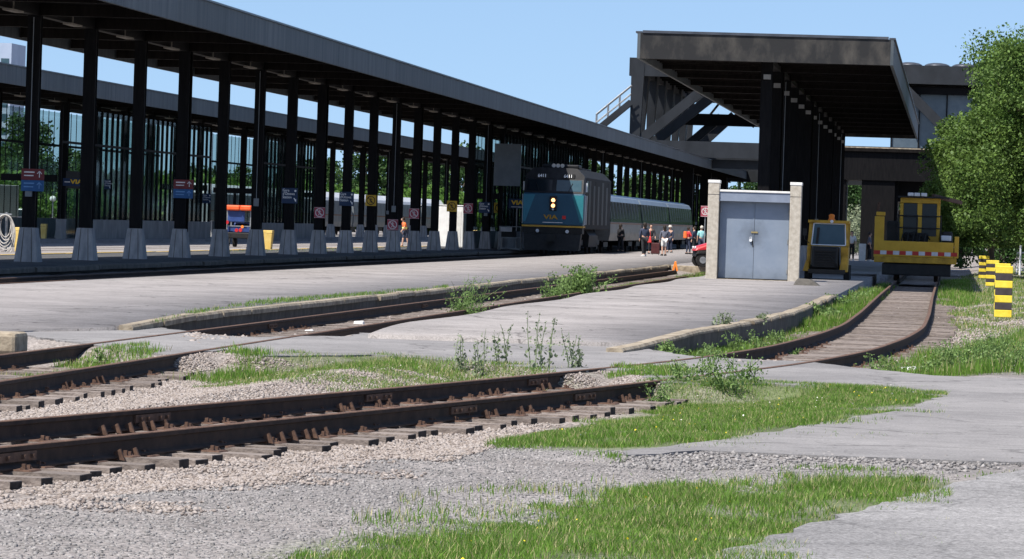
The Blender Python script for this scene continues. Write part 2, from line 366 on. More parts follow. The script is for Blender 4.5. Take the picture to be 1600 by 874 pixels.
def tag(o, label=None, cat=None, group=None, kind=None):
    if label: o['label'] = label
    if cat: o['category'] = cat
    if group: o['group'] = group
    if kind: o['kind'] = kind
    return o
def thing(name, label, cat, loc=(0, 0, 0), rz=0, group=None):
    o = bpy.data.objects.new(name, None); col.objects.link(o); o.empty_display_size = .3
    o.location = [float(c) for c in loc]; o.rotation_euler = (0, 0, rz); return tag(o, label, cat, group)
def piece(o, parent, loc):
    c = o.copy(); col.objects.link(c); c.parent = parent; c.location = loc; return c
def copy_tree(o, parent=None):
    c = o.copy(); col.objects.link(c)
    if parent: c.parent = parent
    for ch in [x for x in bpy.data.objects if x.parent == o]: copy_tree(ch, c)
    return c
def np_mesh(name, v, f, m, smooth=False):
    v = np.asarray(v, np.float32); f = np.asarray(f, np.int32)
    me = bpy.data.meshes.new(name); k = f.shape[1]
    me.vertices.add(len(v)); me.vertices.foreach_set('co', v.ravel())
    me.loops.add(f.size); me.loops.foreach_set('vertex_index', f.ravel())
    me.polygons.add(len(f)); me.polygons.foreach_set('loop_start', np.arange(0, f.size, k, dtype=np.int32))
    for x in (m if isinstance(m, list) else [m]): me.materials.append(MATS[x])
    if smooth: me.polygons.foreach_set('use_smooth', np.ones(len(f), bool))
    me.update(); me.validate(); return me
def text(name, s, size, m, parent, loc, rot=(math.pi / 2, 0, 0), depth=.004, align='CENTER', xs=1.0, bold=0.0):
    cu = bpy.data.curves.new(name, 'FONT'); cu.body = s; cu.size = size; cu.extrude = depth; cu.offset = bold
    cu.align_x = align; cu.align_y = 'CENTER'; cu.materials.append(MATS[m])
    t = bpy.data.objects.new(name, cu); col.objects.link(t)
    dg = bpy.context.evaluated_depsgraph_get(); me = bpy.data.meshes.new_from_object(t.evaluated_get(dg))
    bpy.data.objects.remove(t); bpy.data.curves.remove(cu)
    o = link(name, me, parent, loc); o.rotation_euler = rot; o.scale = (xs, 1, 1); return o
def inpoly(P, poly):
    x, y = P[:, 0], P[:, 1]; poly = np.asarray(poly, float); r = np.zeros(len(P), bool); j = len(poly) - 1
    for i in range(len(poly)):
        xi, yi = poly[i]; xj, yj = poly[j]
        c = ((yi > y) != (yj > y)) & (x < (xj - xi) * (y - yi) / (yj - yi + 1e-12) + xi); r ^= c; j = i
    return r
def gpoly(px, Z=0.0): return np.array([G(x, y, Z)[:2] for x, y in px])
def sstep(a, b, x):
    t = np.clip((x - a) / (b - a), 0, 1); return t * t * (3 - 2 * t)
def vnoise(x, y, s, seed=0):
    x = np.asarray(x) * s; y = np.asarray(y) * s; xi = np.floor(x).astype(int); yi = np.floor(y).astype(int); fx = x - xi; fy = y - yi
    def h(a, b):
        q = np.sin(a * 127.1 + b * 311.7 + seed * 74.7) * 43758.5453; return q - np.floor(q)
    fx = fx * fx * (3 - 2 * fx); fy = fy * fy * (3 - 2 * fy)
    return (h(xi, yi) * (1 - fx) + h(xi + 1, yi) * fx) * (1 - fy) + (h(xi, yi + 1) * (1 - fx) + h(xi + 1, yi + 1) * fx) * fy

# ------------------------------------------------------------------ layout
PZ = .13                                # platform level above rail head
def platz(Y): return PZ * sstep(56, 66, np.asarray(Y, float))
_cp = np.array([(0, -13.4), (10, -11.45), (30, -7.5), (36.6, -6.16), (44.2, -4.6), (50, -3.57), (55.7, -2.62), (63, -1.87), (71.8, -1.42), (80, -1.2), (94, -1.16), (120, -1.2), (170, -1.2), (420, -1.2)])
_yy = np.linspace(0, 420, 2101); _xx = np.interp(_yy, _cp[:, 0], _cp[:, 1])
_k = np.exp(-.5 * (np.arange(-25, 26) * .2 / 2.0) ** 2); _k /= _k.sum()
_xs = np.convolve(np.pad(_xx, 25, mode='edge'), _k, 'valid')
def ncx(Y): return np.interp(Y, _yy, _xs)
def ncd(Y): return (ncx(Y + .2) - ncx(Y - .2)) / .4
BX, BG = -10.13, .82                     # second track centre, half gauge
TX = -21.75                              # train track
main_px = [(206, 506), (287, 517), (312, 523), (400, 527), (501, 525), (541, 526), (561, 520), (770, 528), (974, 540), (1077, 556), (1140, 560), (1200, 563), (1250, 564),
           (1290, 568), (1351, 576), (1459, 587), (1600, 592), (1900, 612), (1900, 735), (1600, 723), (1450, 718), (1300, 712), (1100, 704), (980, 711), (972, 706),
           (1100, 691), (1172, 680), (1244, 668), (1333, 653), (1423, 635), (1477, 619), (1400, 611), (1333, 607), (1197, 599), (1100, 600), (1040, 597), (976, 579),
           (951, 577), (880, 582), (863, 581), (800, 571), (715, 564), (576, 554), (475, 556), (400, 556), (357, 546), (264, 554), (190, 546), (150, 538), (100, 533),
           (45, 524), (0, 518), (-160, 520), (-160, 480), (100, 490)]
main_w = gpoly(main_px)
def poly_dist(X, Y, poly):
    """0 inside, else distance to the polygon edge"""
    P = np.stack([X.ravel(), Y.ravel()], 1); d = np.full(len(P), 1e9)
    for i in range(len(poly)):
        a = poly[i]; b = poly[(i + 1) % len(poly)]; ab = b - a; t = np.clip(((P - a) @ ab) / (ab @ ab + 1e-12), 0, 1)
        d = np.minimum(d, np.linalg.norm(P - (a + t[:, None] * ab), axis=1))
    return np.where(inpoly(P, poly), 0, d).reshape(X.shape)
def gz(X, Y):
    """height of the gravel ground"""
    X = np.asarray(X, float); Y = np.asarray(Y, float)
    dn = np.abs(X - ncx(Y)) * np.cos(np.arctan(ncd(Y))); db = np.abs(X - BX) + np.maximum(0, Y - 172)
    d = np.minimum(dn, db); dt = np.minimum(np.abs(X - TX), np.abs(X + 36.5) * .5)
    z = -.045 + .03 * (vnoise(X, Y, .5, 1) - .5) + .02 * (vnoise(X, Y, 1.7, 2) - .5)
    t = 1 - sstep(1.7, 3.4, d)
    z = z * (1 - t) + t * (-.225 + .02 * (vnoise(X, Y, 2.5, 3) - .5))
    t2 = 1 - sstep(1.6, 2.4, np.abs(X - TX)); z = z * (1 - t2) + t2 * -.2
    X, Y = np.broadcast_arrays(X, Y); t3 = 1 - sstep(.05, .7, poly_dist(X, Y, main_w)); z = z * (1 - t3) + t3 * -.022
    return z

# ================================================================== SETTING
def ground():
    xs = np.concatenate([[-3000, -800, -200, -80, -45], np.arange(-32, 12.01, .22), [20, 40, 90, 300, 1500]])
    ys = np.concatenate([[-60, 0, 10], np.arange(17, 62, .22), np.arange(62, 125, .5), [126, 130, 140, 155, 170, 172, 174, 190, 220, 260, 320, 400, 520, 800, 1600, 5000]])
    Xg, Yg = np.meshgrid(xs, ys); Z = gz(Xg, Yg)
    v = np.stack([Xg.ravel(), Yg.ravel(), Z.ravel()], 1); nx, ny = len(xs), len(ys)
    i = np.arange((nx - 1) * (ny - 1)); r = i // (nx - 1); c = i % (nx - 1); a = r * nx + c
    f = np.stack([a, a + 1, a + nx + 1, a + nx], 1)
    me = np_mesh('ground', v, f, 'gravel_ground', True)
    X, Y = v[:, 0], v[:, 1]
    dn = np.abs(X - ncx(Y)); db = np.abs(X - BX)
    zone = np.clip(1 - sstep(1.5, 2.9, np.minimum(dn * .98, db)), 0, 1)
    zone = np.clip(zone + .55 * (vnoise(X, Y, .7, 5) - .45) + .35 * ((X > -.5) & (Y > 70)), 0, 1)
    between = (X > BX) & (X < ncx(Y)) & (Y < 55); zone = np.where(between, np.maximum(zone, .8), zone)
    at = me.attributes.new('zone', 'FLOAT', 'POINT'); at.data.foreach_set('value', zone.astype(np.float32))
    tag(link('ground', me), kind='structure')
ground()

def sheet(name, poly, zf, m, step=.5, jag=.06, thick=0):
    """polygon sheet with a slightly crumbled edge"""
    pts = []
    n = len(poly)
    for i in range(n):
        a = np.array(poly[i]); b = np.array(poly[(i + 1) % n]); L = np.linalg.norm(b - a); k = max(1, int(L / step)) if L < 60 else 1
        nr = np.array([-(b - a)[1], (b - a)[0]]) / (L + 1e-9)
        for t in range(k):
            p = a + (b - a) * t / k
            if k > 1: p = p + nr * (rng.random() - .5) * 2 * jag
            pts.append(p)
    bm = bmesh.new(); vs = [bm.verts.new((p[0], p[1], float(zf(p[0], p[1])))) for p in pts]
    fc = bm.faces.new(vs); bmesh.ops.triangulate(bm, faces=[fc])
    if thick:
        r = bmesh.ops.extrude_face_region(bm, geom=bm.faces[:])
        for g in r['geom']:
            if isinstance(g, bmesh.types.BMVert): g.co.z -= thick
    bmesh.ops.recalc_face_normals(bm, faces=bm.faces)
    me = bpy.data.meshes.new(name); bm.to_mesh(me); bm.free(); me.materials.append(MATS[m])
    if not thick:
        for p in me.polygons:
            if p.normal.z < 0: p.flip()
    return tag(link(name, me), kind='structure')

sheet('crossing_road', main_w, lambda x, y: 0.0, 'asphalt_road', step=.35, jag=.07, thick=.35)
# rough paved apron at the bottom right
apron_px = [(1060, 878), (1130, 862), (1200, 842), (1260, 822), (1330, 800), (1410, 778), (1480, 757), (1600, 733), (1900, 700), (1900, 1100), (900, 1100)]
sheet('paved_apron', gpoly(apron_px, -.01), lambda x, y: -.01, 'asphalt_worn', step=.25, jag=.05, thick=.2)

def strip(name, left, right, y0, y1, zf, m, step=1.0, thick=.4):
    """paved strip between two edges x(Y), solid down to below the ground"""
    ys = np.arange(y0, y1, step) if y1 - y0 < 200 else np.concatenate([np.arange(y0, y0 + 120, step), np.linspace(y0 + 121, y1, 20)])
    ys = np.append(ys[ys < y1], y1); n = len(ys)
    xl = np.array([left(y) for y in ys]); xr = np.array([right(y) for y in ys]); z = np.array([float(zf(y)) for y in ys])
    v = np.concatenate([np.stack([xl, ys, z], 1), np.stack([xr, ys, z], 1), np.stack([xl, ys, z * 0 - thick], 1), np.stack([xr, ys, z * 0 - thick], 1)])
    f = []
    for i in range(n - 1):
        a, b, c, d = i, i + 1, n + i, n + i + 1
        f += [(a, c, d, b), (2 * n + a, a, b, 2 * n + b), (c, 2 * n + c, 2 * n + d, d)]
    f += [(0, 2 * n, 3 * n, n), (n - 1, 2 * n - 1, 4 * n - 1, 3 * n - 1)]
    me = np_mesh(name, v, f, m); bmfix(me); return tag(link(name, me), kind='structure')
pz = lambda y: platz(y) + .004
AR = lambda y: -11.95 if y > 60 else float(np.interp(y, [46, 52, 57, 60], [-15.2, -14.2, -13.0, -11.95]))
strip('station_road', lambda y: -19.3, AR, 46, 530, pz, 'asphalt_platform')
_kc = np.array([(57.7, -4.4), (62.8, -3.98), (71.4, -3.44), (84.4, -2.93), (95, -2.86), (107, -2.84), (170, -2.84)])
def kc(y): return float(np.interp(y, _kc[:, 0], _kc[:, 1]))
strip('shed_platform', lambda y: -8.28 + .1 * math.sin(y * .37), lambda y: kc(y) - .26 if y < 107 else -2.84, 60.5, 176, pz, 'asphalt_platform')
strip('far_road', lambda y: -11.93, lambda y: -2.6, 176.02, 530, lambda y: PZ - .004, 'asphalt_platform')
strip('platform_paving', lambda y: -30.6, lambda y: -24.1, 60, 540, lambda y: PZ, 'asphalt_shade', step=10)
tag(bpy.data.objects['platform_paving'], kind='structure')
strip('far_platform_paving', lambda y: -50.8, lambda y: -43.2, 80, 540, lambda y: PZ, 'asphalt_road', step=10)
sheet('track_lot', [(-43.2, 80), (-31.2, 80), (-31.2, 540), (-43.2, 540)], lambda x, y: .0, 'asphalt_platform', jag=0)

# ---- kerbs: rows of weathered coping stones
def kerb(label, pts, wd, ht, over, m, seg, name='platform_kerb', face=True, zoff=.0, zf=None):
    """pts: list of (x, y) of the outer (track-side) edge; the stone extends to -x side by wd"""
    pts = [np.array(p, float) for p in pts]; base = pts[0]
    t = thing(name, label, 'kerb', (base[0], base[1], 0))
    s = np.concatenate([[0], np.cumsum([np.linalg.norm(pts[i + 1] - pts[i]) for i in range(len(pts) - 1)])])
    def at(d):
        return np.array([np.interp(d, s, [p[0] for p in pts]), np.interp(d, s, [p[1] for p in pts])])
    d = 0; k = 0
    zf = zf or (lambda y: float(platz(y)))
    while d < s[-1] - .05:
        e = min(d + seg * (.9 + .2 * rng.random()), s[-1]); a = at(d + .012); b = at(e - .012)
        dr = (b - a) / np.linalg.norm(b - a); nl = np.array([-dr[1], dr[0]])          # towards the platform
        if over < 0: nl = -nl
        za = zf(a[1]) + zoff + rng.normal(0, .008); zb = zf(b[1]) + zoff + rng.normal(0, .008); j = rng.normal(0, .018)
        a0 = a - nl * j; b0 = b - nl * (j + rng.normal(0, .01)); a1 = a + nl * wd; b1 = b + nl * wd
        mb = MB(); q = lambda p, z: (p[0] - base[0], p[1] - base[1], z)
        ch = .03; c0 = a0 + nl * ch; c1 = b0 + nl * ch
        vs = [q(a0, za - ht), q(b0, zb - ht), q(b1, zb - ht), q(a1, za - ht), q(a0, za - ch), q(b0, zb - ch), q(b1, zb), q(a1, za), q(c0, za + .004), q(c1, zb + .004)]
        mb.add(vs, [(0, 3, 2, 1), (0, 1, 5, 4), (4, 5, 9, 8), (8, 9, 6, 7), (2, 3, 7, 6), (1, 2, 6, 9, 5), (0, 4, 8, 7, 3)])
        mb.build('coping_stone', m, t)
        d = e; k += 1
    if face:
        mb = MB(); nseg = 40
        for i in range(nseg):
            a = at(s[-1] * i / nseg); b = at(s[-1] * (i + 1) / nseg); dr = (b - a) / np.linalg.norm(b - a); nl = np.array([-dr[1], dr[0]]) * (1 if over > 0 else -1)
            za = zf(a[1]) + zoff - ht - .003; zb = zf(b[1]) + zoff - ht - .003; o = abs(over)
            P = [a + nl * o, b + nl * o, b + nl * (wd - .02), a + nl * (wd - .02)]
            mb.add([(p[0] - base[0], p[1] - base[1], z) for p, z in zip(P, [-.35] * 4)] + [(p[0] - base[0], p[1] - base[1], z) for p, z in zip(P, [za, zb, zb, za])],
                   [(0, 1, 5, 4), (1, 2, 6, 5), (2, 3, 7, 6), (3, 0, 4, 7), (4, 5, 6, 7)])
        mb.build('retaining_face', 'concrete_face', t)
    return t
kerb('long pale concrete kerb of the station road above the sunken dead-end track', [(-11.70, 60.2), (-11.62, 90), (-11.68, 137), (-11.55, 150), (-11.55, 176)], .22, .10, .07, 'kerb_stone', 2.6, zoff=.02)
kerb('curved pale concrete kerb edging the shed platform beside the weedy curving track', [tuple(p[::-1]) for p in [(57.9, -4.42), (62.8, -3.98), (67, -3.70), (71.4, -3.44), (78, -3.15), (84.4, -2.93), (95, -2.86), (107, -2.84)]], .24, .06, .02, 'kerb_stone', 1.9, zoff=.03)
kerb('yellowish worn kerb along the rear of the shaded column platform', [(-30.85, 85), (-30.85, 330)], .28, .13, -.04, 'kerb_yellow', 4.0, face=False, zf=lambda y: PZ, zoff=.02)
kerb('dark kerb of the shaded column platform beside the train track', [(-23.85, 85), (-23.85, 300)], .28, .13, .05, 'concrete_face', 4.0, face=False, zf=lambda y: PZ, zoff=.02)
# end beam where the sunken track stops
mb = MB(); mb.box(-11.5, -8.3, 175.2, 175.9, -.3, .15); o = mb.build('end_kerb', 'kerb_stone', None, bevel=.03); tag(o, 'pale concrete cross kerb closing off the dead-end track', 'kerb')
# stray concrete block at the far left
c = G(6, 548, 0); t = thing('concrete_block', 'rounded grey concrete block end beside the left rails', 'block', (c[0], c[1], -.06))
mb = MB(); mb.box(-.9, .10, .2, .9, 0, .27); mb.build('block_body', 'kerb_stone', t, bevel=.05)

# ---- tracks
def rail_prof():
    return [(-.070, -.170), (.070, -.170), (.070, -.158), (.018, -.140), (.012, -.125), (.012, -.050), (.036, -.038), (.036, -.006), (.030, 0), (-.030, 0), (-.036, -.006), (-.036, -.038), (-.012, -.050), (-.012, -.125), (-.018, -.140), (-.070, -.158)]
def rail(t, fx, y0, y1, step, off, z=.012):
    ys = np.arange(y0, y1 + .01, step); pr = rail_prof(); n = len(pr); vs = []; fs = []; ms = []
    for y in ys:
        x, dx = fx(y); nr = np.array([1, -dx]) / math.hypot(1, dx)
        for a, b in pr: vs.append((x + nr[0] * (off + a), y + nr[1] * (off + a), z + b))
    for i in range(len(ys) - 1):
        for k in range(n):
            k2 = (k + 1) % n; fs.append((i * n + k, i * n + k2, (i + 1) * n + k2, (i + 1) * n + k)); ms.append(0 if 7 <= k <= 9 else 1)
    fs += [tuple(range(n)), tuple((len(ys) - 1) * n + k for k in range(n))[::-1]]; ms += [1, 1]
    m = MB(); m.v = [(a - t.location.x, b - t.location.y, c - t.location.z) for a, b, c in vs]; m.f = fs; m.m = ms
    return m.build('rail', ['rust_rail', 'rail_web'], t)
def make_tie(L, name='tie'):
    m = MB(); nx = 6
    for i in range(nx):
        pass
    m.box(-L / 2, L / 2, -.11, .11, -.16, 0); m.cur = 1
    m.box(-L / 2 - .004, -L / 2 - .0005, -.105, .105, -.155, -.006); m.box(L / 2 + .0005, L / 2 + .004, -.105, .105, -.155, -.006)
    return m.mesh(name, ['tie_wood', 'tie_end'])
def plate_mesh():
    m = MB(); m.hexa([(-.17, -.09, 0), (.17, -.09, 0), (.17, .09, 0), (-.17, .09, 0), (-.16, -.085, .012), (.16, -.085, .012), (.16, .085, .012), (-.16, .085, .012)])
    for sx in (-1, 1):
        m.hexa([(sx * .075 - .03 * (sx < 0) * 1, -.085, .012), (sx * .075 + .03 * (sx > 0), -.085, .012), (sx * .075 + .03 * (sx > 0), .085, .012), (sx * .075 - .03 * (sx < 0), .085, .012),
                (sx * .08, -.085, .03), (sx * .085, -.085, .03), (sx * .085, .085, .03), (sx * .08, .085, .03)])
        m.box(sx * .09 - .014, sx * .09 + .014, -.055, -.03, .012, .052); m.box(sx * .09 - .014, sx * .09 + .014, .03, .055, .012, .04)
    return m.mesh('tie_plate', 'rust_plate')
def anchor_mesh():
    m = MB()
    m.hexa([(.05, -.012, -.02), (.125, -.012, -.03), (.125, .012, -.03), (.05, .012, -.02), (.03, -.012, .03), (.085, -.012, .06), (.085, .012, .06), (.03, .012, .03)])
    m.hexa([(-.10, -.012, -.03), (.06, -.012, -.03), (.06, .012, -.03), (-.10, .012, -.03), (-.10, -.012, -.008), (.06, -.012, -.008), (.06, .012, -.008), (-.10, .012, -.008)])
    return m.mesh('rail_anchor', 'rust_plate')
PLATE, ANCHOR = plate_mesh(), anchor_mesh()
mj = MB(); mj.box(.010, .034, -.40, .40, -.118, -.048)
for yy in (-.3, -.14, .14, .3): mj.box(.034, .06, yy - .016, yy + .016, -.10, -.07)
JOINT = mj.mesh('joint_bar', 'rust_rail')
def track(label, fx, y0, y1, half, ties, tie_len, dense=1.0, skip=lambda y: False, joints=(), sag=.0, step=.5, anchors=True):
    x, _ = fx(y0); t = thing('railway_track', label, 'track', (x, y0, 0))
    rails = [rail(t, fx, y0, y1, step, -half), rail(t, fx, y0, y1, step, half)]
    tm = make_tie(tie_len); y = ties[0]; k = 0
    while y < ties[1]:
        if not skip(y):
            x, dx = fx(y); a = -math.atan(dx) + rng.normal(0, .018)
            o = link('tie', tm, t, (x - t.location.x + rng.normal(0, .07) * math.cos(a), y - t.location.y, -.160 - abs(rng.normal(0, .010)))); o.rotation_euler = (rng.normal(0, .012), rng.normal(0, .006), a); o.scale = (.95 + .09 * rng.random(), .85 + .35 * rng.random(), 1)
            if y < 72:
                for s in (-1, 1):
                    link('tie_plate', PLATE, o, (s * half, 0, .001))
            if anchors and y < 60 and rng.random() < .24:
                for s in (-1, 1):
                    nr = np.array([1, -dx]) / math.hypot(1, dx)
                    for e in (-.15, .15):
                        q = link('rail_anchor', ANCHOR, rails[(s + 1) // 2], (x - t.location.x + nr[0] * s * half + dx * e, y - t.location.y + nr[1] * s * half + e, -.145)); q.rotation_euler = (0, 0, -math.atan(dx))
        k += 1; y += .53 * dense * (1 + rng.normal(0, .06))
    for (s, y) in joints:
        x, dx = fx(y); nr = np.array([1, -dx]) / math.hypot(1, dx)
        q = link('joint_bar', JOINT, rails[(s + 1) // 2], (x - t.location.x + nr[0] * s * half, y - t.location.y + nr[1] * s * half, .012)); q.rotation_euler = (0, 0, -math.atan(dx))
    return t
track('rusty track sweeping across the gravel foreground and curving up to the yellow work vehicle', lambda y: (float(ncx(y)), float(ncd(y))), 18, 260, .752, (19, 155), 2.6,
      skip=lambda y: 50.5 < y < 58, joints=[(-1, 36.4), (1, 40.5), (1, 30.2), (-1, 42.3), (1, 44.6), (-1, 48.0)])
track('rusty dead-end track sunk between the station road kerb and the shed platform', lambda y: (BX, 0.0), 22, 170.5, BG, (23, 165), 2.65, skip=lambda y: 49.5 < y < 63, joints=[(1, 51), (-1, 68), (-1, 88)])
track('shaded rails under the teal passenger locomotive beside the column platform', lambda y: (TX, 0.0), 90, 420, .75, (120, 235), 2.5, dense=2.0, step=10, anchors=False)
track('straight bare rails between the two column platforms', lambda y: (-36.6, 0.0), 90, 420, .75, (150, 152), 2.5, dense=2.0, step=10, anchors=False)

# ================================================================== CANOPIES
SOF, TOP, HW = 7.25, 8.09, 4.2
COLX = {'left': -26.7, 'far': -46.7, 'right': -6.25}
def canopy(label, cx, y0, y1, ycol0, ends=False, joist=False, lights=True, bay=8.1, ycol1=None):
    t = thing('platform_canopy', label, 'canopy', (cx, y0, PZ)); oz = PZ
    L = y1 - y0
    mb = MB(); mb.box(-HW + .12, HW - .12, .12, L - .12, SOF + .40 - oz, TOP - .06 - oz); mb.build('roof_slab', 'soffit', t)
    # fascia panels along both edges
    fm = MB(); fm.box(0, .10, .008, bay - .008, SOF - oz, TOP - oz); fmesh = fm.mesh('fascia_panel', 'fascia_metal')
    cm = MB(); cm.box(-.05, .16, 0, bay, TOP - oz + .003, TOP - oz + .06); cmesh = cm.mesh('roof_flashing', 'flashing')
    n = int(L // bay)
    for i in range(n):
        for s in (-1, 1):
            x = HW - .10 if s > 0 else -HW
            link('fascia_panel', fmesh, t, (x, i * bay, 0)); link('roof_flashing', cmesh, t, (x - (0.01 if s < 0 else 0), i * bay, 0))
    # columns
    ys = np.arange(ycol0, (ycol1 or y1), bay)
    m1 = MB()
    m1.box(-.19, .19, -.17, -.145, .99, SOF - oz + .055); m1.box(-.19, .19, .145, .17, .99, SOF - oz + .055); m1.box(-.16, .16, -.143, .143, .99, SOF - oz + .055)
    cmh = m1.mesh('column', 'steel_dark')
    m2 = MB(); m2.taper(0, 0, -.02, 1.0, .35, .35, .235, .235)
    m2.cur = 1
    for q in (-.10, .12): m2.hexa([(q * 1.45 - .012, -.353, -.01), (q * 1.45 + .012, -.353, -.01), (q * 1.45 + .012, -.3, -.01), (q * 1.45 - .012, -.3, -.01), (q - .010, -.239, .985), (q + .010, -.239, .985), (q + .010, -.19, .985), (q - .010, -.19, .985)])
    bm_ = m2.mesh('concrete_base', ['concrete_pier', 'concrete_face'])
    m3 = MB(); m3.box(-HW + .15, -.135, -.12, .12, SOF - oz + .06, SOF - oz + .395); m3.box(.135, HW - .15, -.12, .12, SOF - oz + .06, SOF - oz + .395)
    bmh = m3.mesh('cross_beam', 'steel_brown')
    lm = MB(); lm.box(-.13, .13, -.8, .8, SOF - oz - .035, SOF - oz + .02); lm.box(-.02, .02, -.02, .02, SOF - oz + .021, SOF - oz + .397); lmh = lm.mesh('luminaire', 'lamp_beige')
    cols = []
    for y in ys:
        c = link('column', cmh, t, (0, y - y0, 0)); cols.append(c); b = link('concrete_base', bm_, c)
        link('cross_beam', bmh, t, (0, y - y0, 0))
        if lights: link('luminaire', lmh, t, (.25, y - y0 + bay / 2, 0))
    dp = MB(); dp.tube([(.23, .05, .9), (.23, .05, SOF - oz + .05)], .035, 8); dpm = dp.mesh('downpipe', 'steel_brown')
    jb = MB(); jb.box(-.10, .10, -.24, -.172, 1.9, 2.2); jb.tube([(.0, -.2, 2.2), (.0, -.2, SOF - oz)], .014, 6); jbm = jb.mesh('junction_box', 'panel_grey')
    for i, c in enumerate(cols):
        if i % 4 == 1: link('downpipe', dpm, c)
        if i % 5 == 2: link('junction_box', jbm, c)
    mb = MB(); mb.box(-.13, .13, .3, L - .3, SOF - oz + .057, SOF - oz + .396); mb.build('ridge_beam', 'steel_dark', t)
    if joist:
        jm = MB(); jm.box(-HW + .14, HW - .14, -.04, .04, SOF - oz + .22, SOF - oz + .398); jh = jm.mesh('joist', 'steel_brown')
        for k in range(int(L / 1.35)): link('joist', jh, t, (0, .7 + k * 1.35, 0))
    if ends:
        for y in (0, L - .10):
            mb = MB(); mb.box(-HW + .101, HW - .101, y, y + .10, SOF - oz, TOP - oz); mb.build('end_fascia', 'fascia_end', t)
            mb = MB(); mb.box(-HW + .17, HW - .17, y - .04, y + .14, TOP - oz + .004, TOP - oz + .09); mb.build('end_flashing', 'flashing', t)
    return t, cols
YC0 = 121.0
lc, lcols = canopy('long dark canopy on black columns along the locomotive platform', COLX['left'], YC0 - 8.1 * 3, YC0 + 8.1 * 48, YC0 - 8.1 * 2)
fc, fcols = canopy('farther dark canopy over the glass shelters, behind the first row of columns', COLX['far'], 130, 130 + 8.1 * 42, 130 + .6)
RY0, RY1 = 138.7, 138.7 + 8.1 * 13
rc, rcols = canopy('short dark canopy with stained square front end above the grey shed', COLX['right'], RY0, RY1, RY0 + 2.2, ends=True, joist=True, lights=False)
# pale brackets at the column heads of the right-hand canopy
bk = MB(); bk.box(-.12, .12, -.06, .06, SOF - PZ - .50, SOF - PZ - .34); bkm = bk.mesh('bracket', 'concrete_wall')
for c in rcols: link('bracket', bkm, c, (.02, -.27, 0))
# worn pale patches of old paint on the front fascia
def ppm(P):
    d = np.array(P) - CAM; return FPX / float(-(RM.T @ d)[2])

# ---- glazed shelters on the far platform
def shelter(label, xa, xb, X0, X1, door=None, fin=1.45, zt=SOF - .32, y0=None, y1=None, zb=1.15):
    y0 = y0 or PX(xa, 340, X0)[1]; y1 = y1 or PX(xb, 340, X0)[1]
    t = thing('glazed_shelter', label, 'shelter', ((X0 + X1) / 2, y0, PZ)); hx = (X0 - X1) / 2; L = y1 - y0
    fm = MB(); fm.box(-.075, .075, -.04, .04, zb - PZ + .003, zt - PZ); fmesh = fm.mesh('mullion', 'steel_dark')
    n = int(L / fin); st = L / n
    pm = MB(); pm.box(-.012, .012, .05, st - .05, zb - PZ + .05, zt - PZ - .05); pmesh = pm.mesh('pane', 'shelter_glass')
    for s in (-1, 1):
        for i in range(n + 1):
            y = i * st
            if s > 0 and door and door[0] < y < door[1]: continue
            link('mullion', fmesh, t, (s * hx, y, 0)).scale = (1, 1, 1) if s > 0 else (.22, .7, 1)
            if i < n and not (s > 0 and door and door[0] - st < y < door[1]): link('pane', pmesh, t, (s * hx, y, 0))
        mb = MB()
        if s > 0 and door:
            mb.box(s * hx - .14, s * hx + .14, -.06, door[0], 0, zb - PZ); mb.box(s * hx - .14, s * hx + .14, door[1], L + .06, 0, zb - PZ)
        else: mb.box(s * hx - .14, s * hx + .14, -.06, L + .06, 0, zb - PZ)
        mb.build('base_wall', 'concrete_wall', t)
        mb = MB(); mb.box(s * hx - .07, s * hx + .07, .0, L, 4.9, 5.02); mb.build('transom', 'steel_dark', t)
    for y in (0, L):
        mb = MB(); mb.box(-hx + .13, hx - .13, y - .05, y + .05, 2.9, 3.25); mb.box(-.08, .08, y - .06, y + .06, 0, 2.898); mb.build('end_frame', 'steel_dark', t)
    if door:
        mb = MB(); d0, d1 = door
        for y in (d0, (d0 + d1) / 2, d1): mb.box(hx - .06, hx + .06, y - .06, y + .06, 0, 2.6)
        mb.box(hx - .07, hx + .07, d0 - .06, d1 + .06, 2.605, 3.5); dr = mb.build('door_frame', 'steel_dark', t)
        mb = MB(); mb.box(hx - .02, hx + .02, d0 + .07, d1 - .07, .25, 2.55); mb.build('door_glass', 'shelter_glass', dr)
    return t
sh1 = shelter('long glazed shelter with dark fins, doorway and low concrete wall under the farther canopy', 92, 326, -45.2, -48.4, door=(1.2, 7.5))
sh2 = shelter('short glazed shelter with dark fins standing beyond the tractor under the farther canopy', 404, 502, -45.2, -48.4)
sh3 = shelter('finned shelter under the locomotive canopy, rising behind the teal locomotive', 0, 0, -26.2, -27.9, y0=246.0, y1=300.0, fin=1.9)
# grey wall panel closing the end of that shelter
mb = MB(); mb.box(.45, 2.0, -.9, -.8, 3.7, 6.15); mb.build('wall_panel', 'panel_grey', sh3)

